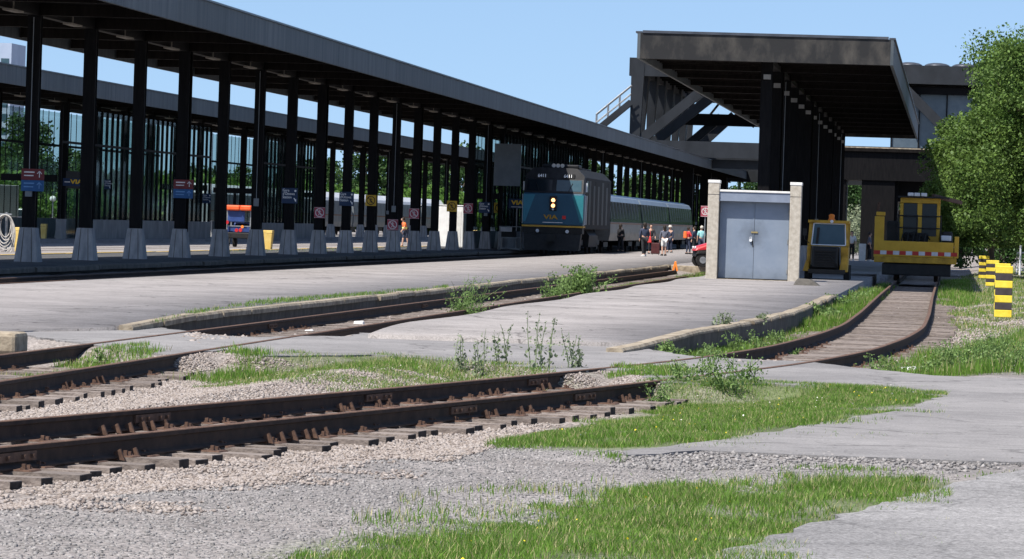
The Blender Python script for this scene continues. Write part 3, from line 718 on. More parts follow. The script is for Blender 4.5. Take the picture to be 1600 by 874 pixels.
# ---- signs
def sign(kind, x0, y0, x1, y1, Y, label, group=None, name=None):
    cxp, cyp = (x0 + x1) / 2, (y0 + y1) / 2; P = PY(cxp, cyp, Y); k = ppm(P); w, h = (x1 - x0) / k, (y1 - y0) / k
    t = thing(name or {'pro': 'prohibition_sign', 'yel': 'warning_sign', 'nav': 'direction_sign', 'rb': 'direction_sign', 'via': 'station_sign'}[kind], label, 'sign', (P[0], P[1], P[2] - h / 2), 0, group)
    bd = {'pro': 'sign_pink', 'yel': 'sign_yellow', 'nav': 'sign_navy', 'rb': 'sign_blue', 'via': 'sign_navy'}[kind]
    mb = MB(); mb.box(-w / 2, w / 2, -.02, .02, 0, h if kind != 'rb' else h * .49); mb.build('board', bd, t, bevel=.004)
    mb = MB(); mb.box(-.05, .05, .021, .09, h * .3, h * .7); mb.build('mount', 'black_metal', t)
    def ring(r0, r1, m, n=28, y=-.024):
        q = MB()
        for i in range(n):
            a, b = 2 * math.pi * i / n, 2 * math.pi * (i + 1) / n
            q.add([(r0 * math.cos(a), y, h / 2 + r0 * math.sin(a)), (r1 * math.cos(a), y, h / 2 + r1 * math.sin(a)), (r1 * math.cos(b), y, h / 2 + r1 * math.sin(b)), (r0 * math.cos(b), y, h / 2 + r0 * math.sin(b))], [(0, 1, 2, 3)])
        q.build('ring', m, t)
    def figure(m, y=-.026):
        q = MB(); s = h * .5
        q.bar((0, y, h / 2 - .05 * s), (0, y, h / 2 + .3 * s), .14 * s, .004, (0, 1, 0)); q.bar((0, y, h / 2 - .02 * s), (-.2 * s, y, h / 2 - .5 * s), .1 * s, .004, (0, 1, 0))
        q.bar((0, y, h / 2 - .02 * s), (.2 * s, y, h / 2 - .48 * s), .1 * s, .004, (0, 1, 0)); q.bar((-.26 * s, y, h / 2 + .02 * s), (.26 * s, y, h / 2 + .22 * s), .08 * s, .004, (0, 1, 0))
        q.lathe([(.0, -.002), (.10 * s, -.002), (.10 * s, .002), (0, .002)], (0, y, h / 2 + .44 * s), 'y', 12)
        q.build('figure', m, t)
    if kind in ('pro', 'yel'):
        r = min(w, h) / 2 * .82; c = 'sign_white' if kind == 'pro' else 'black_metal'
        if kind == 'pro':
            ring(0, r * .82, 'sign_pink', y=-.0225)
            q = MB(); f = .06 * h
            for a in range(8):
                u = -w / 2 + w * (a + .25) / 8; v = h * (a + .25) / 8
                q.box(u, u + w / 16, -.0225, -.0205, h - f, h - .004); q.box(u, u + w / 16, -.0225, -.0205, .004, f)
            q.build('border_dashes', 'sign_white', t)
        ring(r * .82, r, c); figure(c)
        q = MB(); q.bar((-r * .6, -.03, h / 2 + r * .6), (r * .6, -.03, h / 2 - r * .6), r * .16, .004, (0, 1, 0)); q.build('slash', c, t)
    if kind == 'nav':
        for i, s in enumerate(('Gare', "d'Ottawa", 'Station')):
            text('lettering', s, h * .25, 'text_white', t, (-w * .44, -.022, h * (.84 - .22 * i)), align='LEFT', xs=.85, depth=.001)
        q = MB(); q.lathe([(0, -.003), (h * .07, -.003), (h * .07, 0), (0, 0)], (w * .36, -.021, h * .82), 'y', 12); q.build('dot', 'text_white', t)
        q = MB(); q.bar((w * .28, -.023, h * .36), (w * .4, -.023, h * .14), h * .05, .003, (0, 1, 0)); q.bar((w * .4, -.023, h * .12), (w * .4, -.023, h * .28), h * .05, .0036, (0, 1, 0)); q.build('arrow', 'text_white', t)
    if kind == 'rb':
        mb = MB(); mb.box(-w / 2, w / 2, -.02, .02, h * .5, h); mb.build('red_board', 'sign_red', t, bevel=.004)
        for b, m in ((h * .5, 'sign_white'), (0, 'sign_blue_text')):
            q = MB(); q.box(-w * .38, w * .08, -.0225, -.0205, b + h * .32, b + h * .38); q.box(-w * .38, w * .04, -.0225, -.0205, b + h * .17, b + h * .22)
            q.bar((w * .3, -.022, b + h * .12), (w * .3, -.022, b + h * .36), w * .035, .002, (0, 1, 0))
            q.bar((w * .3, -.022, b + h * .40), (w * .2, -.022, b + h * .28), w * .035, .0024, (0, 1, 0)); q.bar((w * .3, -.022, b + h * .40), (w * .4, -.022, b + h * .28), w * .035, .0028, (0, 1, 0))
            q.build('marking', m, t)
    if kind == 'via':
        text('lettering', 'VIA', h * .75, 'text_yellow', t, (w * .12, -.022, h * .55), xs=1.4, depth=.002, bold=.012)
        q = MB(); q.box(-w * .42, -w * .18, -.0225, -.0205, h * .45, h * .6); q.build('marking', 'sign_white', t)
    return t
mat('sign_blue_text', (.10, .22, .42), rough=.6)
def cy(i): return YC0 + 8.1 * i - .24
sign('rb', 33, 264, 69, 299, cy(0), 'red over blue direction sign on the column beside the yellow posts')
sign('rb', 271, 281, 302, 310, cy(3), 'red over blue direction sign on the column before the shelter wall')
sign('nav', 440, 294, 465, 318, cy(6), 'navy sign reading Gare d\'Ottawa Station, on the column after the yellow bin')
sign('pro', 491, 324, 508, 341, cy(7), 'red and white prohibition sign on the column between two navy station signs')
sign('nav', 530, 300, 553, 322, cy(8), 'navy sign reading Gare d\'Ottawa Station, beside a yellow warning sign')
sign('yel', 571, 305, 588, 322, cy(9), 'yellow square warning sign between a navy sign and a low red prohibition sign')
sign('pro', 605, 343, 622, 360, cy(10), 'red prohibition sign mounted low on its concrete column base')
sign('pro', 639, 326, 655, 342, cy(11), 'red prohibition sign on the column just above the worker in the orange vest')
sign('yel', 698, 314, 714, 331, cy(13), 'yellow square warning sign in front of the white cabin')
sign('pro', 724, 318, 739, 334, cy(14), 'red prohibition sign at the right edge of the white cabin')
sign('nav', 748, 316, 766, 333, cy(15), 'small navy station sign between the prohibition sign and the last yellow sign')
sign('yel', 772, 317, 788, 333, cy(16) + 1.5, 'yellow square warning sign on the last column before the locomotive')
sign('via', 98, 279, 133, 291, PX(116, 285, -45.0)[1] - 1.5, 'dark board with yellow VIA lettering above the shelter door')
sign('nav', 316, 303, 330, 318, PX(323, 310, -45.0)[1] - .4, 'tiny blue sign on the shelter corner post by the tractor')
sign('nav', 163, 281, 173, 296, PX(168, 288, -44.6)[1], 'tiny blue sign hung on the shelter fins')
# prohibition sign on its own post behind the shed
P = G(1101, 412, PZ); s = sign('pro', 1095, 322, 1109, 339, P[1], 'red and white prohibition sign on a thin post beside the shed')
mb = MB(); mb.tube([(0, .06, PZ - s.location.z), (0, .06, .3)], .025, 8); mb.build('post', 'grey_metal', s)
# VIA board on a stand with a luggage rack
P = G(806, 390.5, PZ); k = ppm(P); t = thing('stand_sign', 'dark stand sign with yellow VIA lettering beside the locomotive nose', 'sign', P)
mb = MB(); mb.tube([(0, 0, 0), (0, 0, 2.5)], .03, 8); mb.box(-.35, .35, -.25, .25, 0, .05); mb.build('stand', 'grey_metal', t)
mb = MB(); mb.box(-.5, .5, -.045, -.005 - .03 + .0, 2.4, 2.95); mb.build('board', 'sign_navy', t)
text('lettering', 'VIA', .34, 'text_yellow', t, (0, -.05, 2.72), xs=1.3, bold=.012); q = MB(); q.box(-.35, .4, -.05, -.046, 2.46, 2.5); q.build('marking', 'sign_white', t)
P = G(797, 391.5, PZ); t = thing('luggage_rack', 'grey metal luggage rack with a white label panel beside the stand sign', 'rack', P)
mb = MB()
for x in (-.6, .6):
    for y in (-.3, .3): mb.tube([(x, y, 0), (x, y, 1.35)], .025, 6)
for z in (.12, .72, 1.34): mb.box(-.62, .62, -.32, .32, z - .02, z + .02)
mb.build('frame', 'grey_metal', t); mb = MB(); mb.box(-.55, .1, -.36, -.33, 1.05, 1.3); mb.build('label_panel', 'sign_white', t)
mb = MB(); mb.box(-.5, .3, -.25, .25, .745, 1.1); mb.build('crate', 'black_metal', t)

# ================================================================== OVERHEAD BRIDGE
BY = 395.0
def b3(x, y, Y=BY): return Vector(PY(x, y, Y))
ori = Vector((b3(985, 232).x, BY, PZ))
br = thing('station_bridge', 'tall dark steel truss footbridge hall crossing above the canopies', 'bridge', (ori.x, ori.y, 0))
O2 = (ori.x, ori.y, 0)
def bpart(name, fn, m='bridge_steel'):
    mb = MB(); fn(mb); return mb.build(name, m, br, origin=O2)
zt = b3(985, 90).z; zb_ = b3(1000, 226).z; xl = b3(985, 160).x; XR = 46.0
zlow = b3(1090, 246).z; zb2 = b3(1090, 262).z; zupp = b3(1090, 221).z
for (Y, nm) in ((BY, 'near'), (BY + 78, 'far')):
    bpart('bottom_chord', lambda m: m.box(xl, XR, Y, Y + 1.2, zlow, zupp))
    bpart('top_chord', lambda m: m.box(xl - .2, XR, Y, Y + 1.2, zt - 1.7, zt))
    bpart('end_post', lambda m: m.hexa([(xl, Y - .05, zlow - .02), (xl + .9, Y - .05, zlow - .02), (xl + .9, Y + 1.1, zlow - .02), (xl, Y + 1.1, zlow - .02), (xl, Y - .05, zt - .1), (xl + 1.25, Y - .05, zt - .1), (xl + 1.25, Y + 1.1, zt - .1), (xl, Y + 1.1, zt - .1)]))
    bpart('end_post', lambda m: m.box(XR - 1, XR + .1, Y - .05, Y + 1.1, zlow, zt - .1))
bpart('lower_beam', lambda m: m.box(xl + 1.5, XR, BY + 1.6, BY + 3.0, zb2, zlow - .12))
bpart('lower_beam', lambda m: m.box(xl + 1.5, XR, BY + 70, BY + 71, zb2 - .4, zlow - .12))
def diag(x0, y0, x1, y1, Y, w=1.0):
    a, b = b3(x0, y0, Y), b3(x1, y1, Y); bpart('diagonal_brace', lambda m: m.bar(a, b, .9, w, (0, 1, 0)))
diag(992, 226, 1092, 146, BY + .5, .75); diag(1012, 230, 1112, 152, BY + 5, .75)
diag(1076, 226, 1127, 183, BY + 60, 1.2); diag(1096, 226, 1147, 180, BY + 78, 1.2)
diag(1410, 135, 1475, 200, BY + .5, 1.0)
a = b3(1150, 176, BY + 60); bpart('diagonal_brace', lambda m: m.bar(a, b3(1180, 196, BY + 60), .7, .8, (0, 1, 0)))
# tapered fins along the open left side
for i, px_ in enumerate((1008, 1026, 1042, 1054, 1064, 1072)):
    Y = BY + 8 + i * 12.5; x = xl + .15
    bpart('side_fin', lambda m: m.hexa([(x, Y - .5, zlow), (x + .5, Y - .5, zlow), (x + .5, Y + .5, zlow), (x, Y + .5, zlow), (x, Y - 1.5, zt - .9), (x + 1.0, Y - 1.5, zt - .9), (x + 1.0, Y + 1.5, zt - .9), (x, Y + 1.5, zt - .9)]), 'bridge_steel')
bpart('side_beam', lambda m: m.box(xl, xl + .8, BY + 1.2, BY + 78, zlow, zlow + 1.0)); bpart('side_beam', lambda m: m.box(xl, xl + .9, BY + 1.2, BY + 78, zt - 1.5, zt - .2))
# roof: purlins and decking with gaps near the far end
bpart('roof_deck', lambda m: m.box(xl + .2, XR, BY + .2, BY + 62, zt - .15, zt + .0), 'steel_dark')
for i in range(12):
    bpart('purlin', lambda m: m.box(xl + .9, XR - 1, BY + 4 + i * 6.2, BY + 4.6 + i * 6.2, zt - 1.1, zt - .2), 'steel_dark')
for i in range(10):
    x = xl + 3 + i * 4.2; bpart('lattice_bar', lambda m: (m.bar((x, BY + 77, zt - 3.2), (x + 2.1, BY + 77, zt - .4), .25, .25), m.bar((x + 2.1, BY + 77, zt - .4), (x + 4.2, BY + 77, zt - 3.2), .25, .25)), 'steel_dark')
bpart('lattice_chord', lambda m: m.box(xl + 2, XR, BY + 76.6, BY + 77.4, zt - 3.6, zt - 3.1), 'steel_dark'); bpart('lattice_chord', lambda m: m.box(xl + 2, XR, BY + 76.6, BY + 77.4, zt - 1.75, zt - 1.45), 'steel_dark')
bpart('hanging_gangway', lambda m: m.box(xl + 1.4, XR, BY + 58, BY + 61, zt - 4.7, zt - 3.5), 'steel_dark')
# glazed hall behind, on the right side
x0 = b3(1398, 140).x
for i in range(7):
    xa = b3(1437, 150).x + (i - 1) * 2.55
    bpart('glass_panel', lambda m: m.box(xa + .06, xa + 2.49, BY + 2.4, BY + 2.45, zlow + .3, zt - 2.3), 'hall_glass'); bpart('mullion', lambda m: m.box(xa - .06, xa + .06, BY + 2.2, BY + 2.55, zlow, zt - 2.3), 'steel_dark')
bpart('header_beam', lambda m: m.box(b3(1425, 140).x, XR, BY + .6 + .65, BY + 2.0, zt - 2.6, zt - 1.95), 'steel_dark')
for i in range(9):
    c = b3(1421, 108); r = 1.15
    mb = MB(); r = 1.22; mb.lathe([(r, 0), (r * .92, .14), (r * .7, .26), (r * .35, .33), (.02, .35)], (c.x + i * 2.55, BY + 1.6, zt + .002), 'z', 16); mb.build('skylight_dome', 'flashing', br, smooth=True, origin=O2)
for i in range(3):
    Y = BY + 5 + i * 30
    bpart('leg', lambda m: m.box(xl + 4.8, xl + 5.8, Y, Y + 1, -.3, zlow - .13), 'steel_dark')
# stair with handrail down to the canopy roof
a, b = b3(938, 200), b3(987, 160); st = thing('roof_stair', 'steep steel stair with tube handrail leading from the bridge to the canopy roof', 'stair', (a.x, BY, a.z - .3))
q = MB(); o3 = (a.x, BY, a.z - .3)
for dy in (0, 1.0): q.bar((a.x, BY - 1 + dy, a.z), (b.x, BY - 1 + dy, b.z), .12, .55)
q.build('stringer', 'bridge_steel', st, origin=o3)
for i in range(9):
    f = (i + .5) / 9; q = MB(); p = a.lerp(b, f); q.box(p.x - .16, p.x + .16, BY - .93, BY - .07, p.z - .02, p.z + .03); q.build('step', 'bridge_steel', st, origin=o3)
q = MB(); up = Vector((0, 0, 1.55))
for dy in (0, 1.0):
    d = Vector((0, dy - 1, 0)); A, B = a + d, b + d
    A0 = A - (B - A) * .12
    q.tube([A0 + up * 1.0, B + up * 1.0], .07, 6); q.tube([A0 + up * .5, B + up * .5], .05, 6); q.tube([A0 + up * 1.0, A0 - Vector((0, 0, .1))], .06, 6)
    for f in (.25, .62): q.tube([A.lerp(B, f), A.lerp(B, f) + up], .06, 6)
q.build('handrail', 'grey_metal', st, origin=o3)
# dark service hall closing the view under the right-hand canopy
SY = RY1 + 9
def s3(x, y): return Vector(PY(x, y, SY))
zt2, zg = s3(1380, 230).z, s3(1330, 281).z
hall = thing('service_hall', 'dark low service hall with an open passage behind the short canopy', 'building', (s3(1380, 300).x, SY, -.05)); o4 = (hall.location.x, SY, -.05)
def hp(name, fn, m='steel_dark'):
    mb = MB(); fn(mb); mb.build(name, m, hall, origin=o4)
hp('wall', lambda m: m.box(s3(1232, 300).x, s3(1321, 300).x, SY, SY + 6, -.05, zg)); hp('wall', lambda m: m.box(s3(1346, 300).x, s3(1398, 300).x, SY, SY + 6, -.05, zg))
hp('wall', lambda m: m.box(s3(1400, 300).x, s3(1480, 300).x, SY + 1, SY + 6, 3.7, zg)); hp('wall', lambda m: m.box(s3(1398, 300).x + .02, s3(1403, 300).x, SY + .5, SY + 6, -.05, zg - .01))
hp('header', lambda m: m.box(s3(1230, 300).x, s3(1482, 300).x, SY - .15, SY + 6.1, zg + .003, zt2 - .3)); hp('roof_edge', lambda m: m.box(s3(1228, 300).x, s3(1484, 300).x, SY - .35, SY + 6.3, zt2 - .297, zt2 - .1), 'steel_brown')
hp('roof_coping', lambda m: m.box(s3(1228, 300).x, s3(1484, 300).x, SY - .36, SY - .1, zt2 - .097, zt2 - .03), 'kerb_stone')

# ================================================================== SHED
SHY = 135.0
sl, sr = PY(1104, 380, SHY)[0], PY(1250, 380, SHY)[0]
kk = ppm((-6, SHY, 1)); H = (436 - 296) / kk
sx = (sl + sr) / 2; W = sr - sl
t = thing('utility_shed', 'small grey double-door shed between two pale concrete posts', 'shed', (sx, SHY, PZ))
pw = .36
for s in (-1, 1):
    x = s * (W / 2 - pw / 2)
    mb = MB(); mb.box(x - pw / 2, x + pw / 2, 0, .62, -.2, H + .20); p = mb.build('post', 'post_concrete', t, bevel=.02)
    mb = MB(); mb.box(x - pw / 2 - .012, x + pw / 2 + .012, -.012, .632, H + .203, H + .30); mb.build('post_cap', 'cap_white', p, bevel=.01)
    mb = MB(); mb.box(x - pw / 2 - .003, x + pw / 2 + .003, -.004, .1, H - .17, H - .155); mb.build('joint', 'black_paint', p)
ix = W / 2 - pw
mb = MB(); mb.box(-ix + .002, ix - .002, .06, .30, H - .36, H - .07); mb.build('lintel', 'lintel_grey', t)
mb = MB(); mb.box(-ix + .002, ix - .002, .03, 2.9, H - .067, H + .0); mb.build('roof_slab', 'cap_white', t, bevel=.01)
mb = MB(); mb.box(-ix - .1, ix + .1, .63, 2.85, -.1, H - .08); mb.build('wall', 'concrete_wall', t)
for s in (-1, 1):
    x0, x1 = (-ix + .02, -.006) if s < 0 else (.006, ix - .02)
    mb = MB(); mb.box(x0, x1, .34, .39, .04, H - .20); d = mb.build('door', 'door_grey', t, bevel=.006)
    for z in (.3, 1.25, 2.2):
        mb = MB(); xx = -ix + .02 if s < 0 else ix - .02; mb.tube([(xx - s * .03, .335, z - .07), (xx - s * .03, .335, z + .07)], .016, 8); mb.build('hinge', 'grey_metal', d)
mb = MB(); mb.box(-.03, .0, .325, .339, .04, H - .25); mb.build('astragal', 'door_grey', t)
mb = MB(); mb.box(-.09, .12, .315, .328, 1.50, 1.55); mb.build('hasp', 'brass', t)
mb = MB(); mb.lathe([(.0, 0), (.05, 0), (.05, .035), (.0, .035)], (-.1, .28, 1.27), 'y', 14); mb.tube([(-.13, .30, 1.30), (-.13, .30, 1.37), (-.07, .30, 1.37), (-.07, .30, 1.30)], .009, 6); mb.build('padlock', 'chrome_white', t)
mb = MB(); mb.tube([(-.05, .33, 1.30), (-.02, .335, 1.05)], .02, 6); mb.build('chain', 'black_metal', t)
mb = MB(); mb.box(-ix, ix, .0, .62, -.15, .012); mb.build('sill', 'kerb_stone', t)
# broken concrete lump at its foot
P = G(1252, 446, PZ); t = thing('concrete_lump', 'broken grey concrete lump at the foot of the shed post', 'rubble', (P[0], P[1] - .3, PZ))
mb = MB(); mb.hexa([(-.25, -.2, -.05), (.6, -.25, -.05), (.65, .3, -.05), (-.2, .35, -.05), (-.15, -.1, .16), (.25, -.12, .2), (.35, .2, .18), (-.1, .22, .22)]); mb.build('lump', 'concrete_face', t, bevel=.03)

# ================================================================== TRAIN
def wheel(mb, c, r, w, n=18): mb.lathe([(r * .3, -w / 2), (r * .96, -w / 2), (r, -w / 2 + .02), (r, w / 2 - .02), (r * .96, w / 2), (r * .3, w / 2)], c, 'x', n)
def locomotive():
    S = 1.08; hw = 1.675; Lc = 18.4
    fx = -20.05 - hw; fy = PX(911, 345, -20.05)[1]
    t = thing('locomotive', 'dark teal passenger locomotive with two lit headlights and number boards 6411', 'locomotive', (fx, fy, 0))
    # main cowl body
    sec = [(-hw, 1.45), (hw, 1.45), (hw, 4.30), (1.22, 4.74), (.9, 4.80), (-.9, 4.80), (-1.22, 4.74), (-hw, 4.30)]
    mb = MB(); mb.prism(sec, 1.25, Lc, 'y'); body = mb.build('body', 'loco_grey', t, bevel=.03)
    # vertical side panels and grilles
    for i, y in enumerate(np.arange(3.2, 17.6, 1.45)):
        for s in (-1, 1):
            mb = MB(); mb.box(s * hw - .012, s * hw + .012, y, y + 1.3, 1.7, 3.9 if i % 3 else 4.15); mb.build('side_panel', 'loco_grey' if i % 2 else 'loco_roof', body)

    mb = MB()
    for y in (5, 8.5, 12, 15): mb.lathe([(.0, 0), (.75, 0), (.75, .09), (.6, .13), (.0, .13)], (0, y, 4.80), 'z', 20)
    mb.build('roof_fan', 'loco_roof', t)
    # cab: nose, windscreen wall, brow
    mb = MB(); mb.hexa([(-hw, .0, 1.62), (hw, .0, 1.62), (hw, 1.25, 1.62), (-hw, 1.25, 1.62), (-hw * .985, .10, 3.38), (hw * .985, .10, 3.38), (hw, 1.25, 3.38), (-hw, 1.25, 3.38)]); mb.build('nose', 'loco_navy', t, bevel=.07)
    mb = MB(); mb.hexa([(-hw * .985, .14, 3.383), (hw * .985, .14, 3.383), (hw, 1.25, 3.383), (-hw, 1.25, 3.383), (-hw * .97, .72, 4.20), (hw * .97, .72, 4.20), (hw, 1.25, 4.20), (-hw, 1.25, 4.20)]); mb.build('cab_front', 'loco_roof', t, bevel=.03)
    mb = MB(); mb.add([(-hw * .97, .74, 4.203), (hw * .97, .74, 4.203), (hw * .97, .80, 4.36), (1.2, .95, 4.78), (-1.2, .95, 4.78), (-hw * .97, .80, 4.36),
                       (-hw, 1.25, 4.203), (hw, 1.25, 4.203), (hw, 1.25, 4.30), (1.22, 1.25, 4.74), (-1.22, 1.25, 4.74), (-hw, 1.25, 4.30)],
                      [(0, 1, 2, 3, 4, 5), (1, 7, 8, 2), (2, 8, 9, 3), (3, 9, 10, 4), (4, 10, 11, 5), (5, 11, 6, 0), (0, 6, 7, 1)]); mb.build('cab_brow', 'loco_roof', t)
    # bright teal side flashes of the nose
    for s in (-1, 1):
        mb = MB(); mb.add([(s * hw * .99, -.006, 1.80), (s * hw * .99, .085, 3.30), (s * hw * .60, .085, 3.30), (s * hw * .74, .045, 2.62), (s * hw * .90, -.006, 1.80)], [(0, 1, 2, 3, 4)])
        mb.build('nose_flash', 'loco_teal_bright' if s > 0 else 'loco_teal', t)
    # windscreens
    for s in (-1, 1):
        x0, x1 = s * .12, s * 1.52; y0 = lambda z: .14 + (z - 3.383) / .817 * .58 - .025
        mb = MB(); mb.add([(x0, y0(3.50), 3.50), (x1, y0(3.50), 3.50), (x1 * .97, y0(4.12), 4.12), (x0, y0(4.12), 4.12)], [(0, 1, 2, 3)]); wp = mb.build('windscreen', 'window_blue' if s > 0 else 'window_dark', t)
        mb = MB(); mb.tube([(s * .8, y0(3.5) - .03, 3.48), (s * 1.0, y0(3.95) - .03, 3.95)], .015, 5); mb.build('wiper', 'black_metal', wp)
        mb = MB(); mb.hexa([(s * .72 - .36, .70, 4.215), (s * .72 + .36, .70, 4.215), (s * .72 + .36, .9, 4.215), (s * .72 - .36, .9, 4.215), (s * .72 - .36, .74, 4.46), (s * .72 + .36, .74, 4.46), (s * .72 + .36, .95, 4.46), (s * .72 - .36, .95, 4.46)]); nb = mb.build('number_board', 'black_metal', t)
        text('lettering', '6411', .24, 'text_white', nb, (s * .72, .705, 4.335), rot=(math.pi / 2 - .16, 0, 0), bold=.006)
    # headlights
    mb = MB(); mb.box(-.20, .20, -.03, .30, 2.42, 3.22); hb = mb.build('headlight_housing', 'black_metal', t, bevel=.03)
    for z in (3.00, 2.70):
        mb = MB(); mb.lathe([(.0, -.03), (.095, -.03), (.105, 0), (.105, .05), (.0, .05)], (0, -.035, z), 'y', 18); mb.build('headlight', 'lamp_warm', hb)
    mb = MB(); mb.lathe([(.0, -.02), (.06, -.02), (.06, .03), (.0, .03)], (0, -.035, 2.50), 'y', 14); mb.build('marker_lamp', 'lamp_off', hb)
    text('lettering', 'VIA', .33, 'loco_yellow', t, (-.12, -.012, 2.06), xs=1.5, bold=.010, depth=.006)
    mb = MB(); mb.add([(.52, -.02, 1.98), (.72, -.02, 1.98), (.72, -.02, 2.16), (.52, -.02, 2.16)], [(0, 1, 2, 3)]); mb.build('leaf_emblem', 'text_red', t)
    mb = MB(); mb.box(-.55, .55, -.014, -.008, 1.76, 1.79); mb.build('emblem_line', 'text_white', t)
    mb = MB(); mb.box(-hw - .02, hw + .02, -.05, 1.25, 1.52, 1.615); mb.build('sill_stripe', 'stripe_yellow', t)
    # end platform, pilot, coupler
    mb = MB(); mb.box(-hw * .98, hw * .98, .02, 1.3, 1.18, 1.517); mb.hexa([(-1.5, -.25, .25), (1.5, -.25, .25), (1.5, .5, .25), (-1.5, .5, .25), (-1.58, .05, 1.177), (1.58, .05, 1.177), (1.58, .8, 1.177), (-1.58, .8, 1.177)]); mb.build('pilot', 'black_metal', t)
    mb = MB(); mb.box(-.14, .14, -.65, .1, .78, 1.06); mb.box(-.22, .22, -.8, -.6, .74, 1.1); mb.build('coupler', 'black_metal', t)
    for s in (-1, 1):
        mb = MB(); mb.lathe([(.0, -.05), (.09, -.05), (.1, 0), (.1, .06), (.0, .06)], (s * .82, -.05, 1.30), 'y', 14); mb.build('ditch_light', 'lamp_off', t)
        mb = MB(); mb.tube([(s * (hw + .05), .55, 1.7), (s * (hw + .07), .55, 3.3)], .022, 6); mb.tube([(s * (hw + .05), 1.35, 1.7), (s * (hw + .07), 1.35, 3.3)], .022, 6); mb.build('grab_rail', 'chrome_white', t)
        mb = MB(); mb.box(s * hw - .01, s * hw + .015, 1.7, 2.6, 3.5, 4.1); mb.build('cab_side_window', 'window_dark', t)
        mb = MB(); mb.box(s * (hw + .02), s * (hw + .10), .9, .93, 3.5, 4.0); mb.build('mirror', 'chrome_white', t)
    for x in (-.16, .08, .32):
        mb = MB(); mb.lathe([(.0, -.12), (.11, -.12), (.05, .0), (.05, .3), (0, .3)], (x, 1.5, 4.92), 'y', 12); mb.build('horn', 'lamp_panel', t)
    mb = MB(); mb.box(-.9, 1.15, 2.4, 4.2, 4.80, 5.0); mb.build('roof_hatch', 'loco_roof', t, bevel=.06)
    for i, y in enumerate((3.4, 14.6)):
        mb = MB()
        for s in (-1, 1): mb.box(s * 1.15 - .08, s * 1.15 + .08, y - 1.9, y + 1.9, .55, .85); mb.box(s * 1.2 - .06, s * 1.2 + .06, y - .4, y + .4, .3, 1.1)
        mb.box(-1.0, 1.0, y - .3, y + .3, .5, 1.4); tr = mb.build('truck_frame', 'black_metal', t)
        for dy in (-1.35, 1.35):
            for s in (-1, 1):
                mb = MB(); wheel(mb, (s * .75, y + dy, .53), .515, .14); mb.build('wheel', 'rail_web', tr)
    mb = MB(); mb.prism([(-1.45, .45), (1.45, .45), (1.5, 1.1), (1.2, 1.44), (-1.2, 1.44), (-1.5, 1.1)], 6.4, 11.6, 'y'); mb.build('fuel_tank', 'black_metal', t)
    return t, fy + Lc
loco, tail = locomotive()
def coach(X, y0, y1, label, group=None, hw=1.62, mats=('car_silver', 'car_roof', 'car_window', 'car_rust'), top=3.66):
    t = thing('passenger_coach', label, 'train car', (X, y0, 0), 0, group); L = y1 - y0
    mb = MB(); mb.prism([(-hw * .95, .78), (hw * .95, .78), (hw, 1.25), (hw, 1.93), (-hw, 1.93), (-hw, 1.25)], .25, L - .25, 'y'); mb.build('lower_body', mats[0], t, bevel=.02)
    mb = MB(); mb.prism([(-hw, 1.933), (hw, 1.933), (hw * .90, 3.15), (-hw * .90, 3.15)], .3, L - .3, 'y'); mb.build('window_band', mats[2], t)
    mb = MB(); mb.prism([(-hw * .90, 3.153), (hw * .90, 3.153), (hw * .80, 3.45), (hw * .5, top - .04), (0, top), (-hw * .5, top - .04), (-hw * .80, 3.45)], .22, L - .22, 'y'); mb.build('roof', mats[1], t, smooth=False)
    mb = MB(); mb.box(-hw - .012, hw + .012, .3, L - .3, 1.80, 1.90); mb.build('stripe', mats[3], t)
    n = int(L / 2.6)
    for i in range(n):
        y = .9 + i * (L - 1.8) / n
        mb = MB()
        for s in (-1, 1): mb.hexa([(s * (hw + .006) - .01, y, 2.12), (s * (hw + .006) + .01, y, 2.12), (s * (hw + .006) + .01, y + .12, 2.12), (s * (hw + .006) - .01, y + .12, 2.12), (s * hw * .905 - .01, y, 3.14), (s * hw * .905 + .01, y, 3.14), (s * hw * .905 + .01, y + .12, 3.14), (s * hw * .905 - .01, y + .12, 3.14)])
        mb.build('window_pillar', 'panel_grey', t)
    mb = MB()
    for y in (0, L - .24): mb.box(-.7, .7, y - .01 if y == 0 else y, y + .25 if y else .24, 1.0, 3.2)
    mb.build('vestibule_gangway', 'black_metal', t)
    for y in (3.2, L - 3.2):
        mb = MB()
        for s in (-1, 1): mb.box(s * 1.05 - .07, s * 1.05 + .07, y - 1.6, y + 1.6, .4, .7)
        mb.box(-.9, .9, y - .3, y + .3, .4, .775); tr = mb.build('truck_frame', 'black_metal', t)
        for dy in (-1.25, 1.25):
            for s in (-1, 1): mb = MB(); wheel(mb, (s * .75, y + dy, .47), .455, .13, 14); mb.build('wheel', 'rail_web', tr)
    return t
CXX = -20.25 - 1.62; ys = [PX(x, 345, -20.25)[1] for x in (953, 1003.6, 1047.2, 1083)]
ys[0] = max(ys[0], tail + .3)
for i, l in enumerate(('silver passenger coach coupled right behind the teal locomotive', 'silver passenger coach in the middle of the three behind the locomotive', 'last silver passenger coach of the train, beside the turquoise-shirted person')):
    coach(CXX, ys[i] + .25, ys[i + 1] - .25, l)
y = PX(327, 300, -56)[1]
for i in range(7):
    l = 'grey passenger coach with tan end standing beyond the farther platform' if i == 0 else 'grey passenger coach with pale roof standing beyond the farther platform'
    coach(-57.7, y + .15, y + 26.0, l, 'coaches beyond the farther platform' if i else None, mats=('panel_grey', 'chrome_white', 'panel_grey', 'car_rust'), top=3.95); y += 26.2

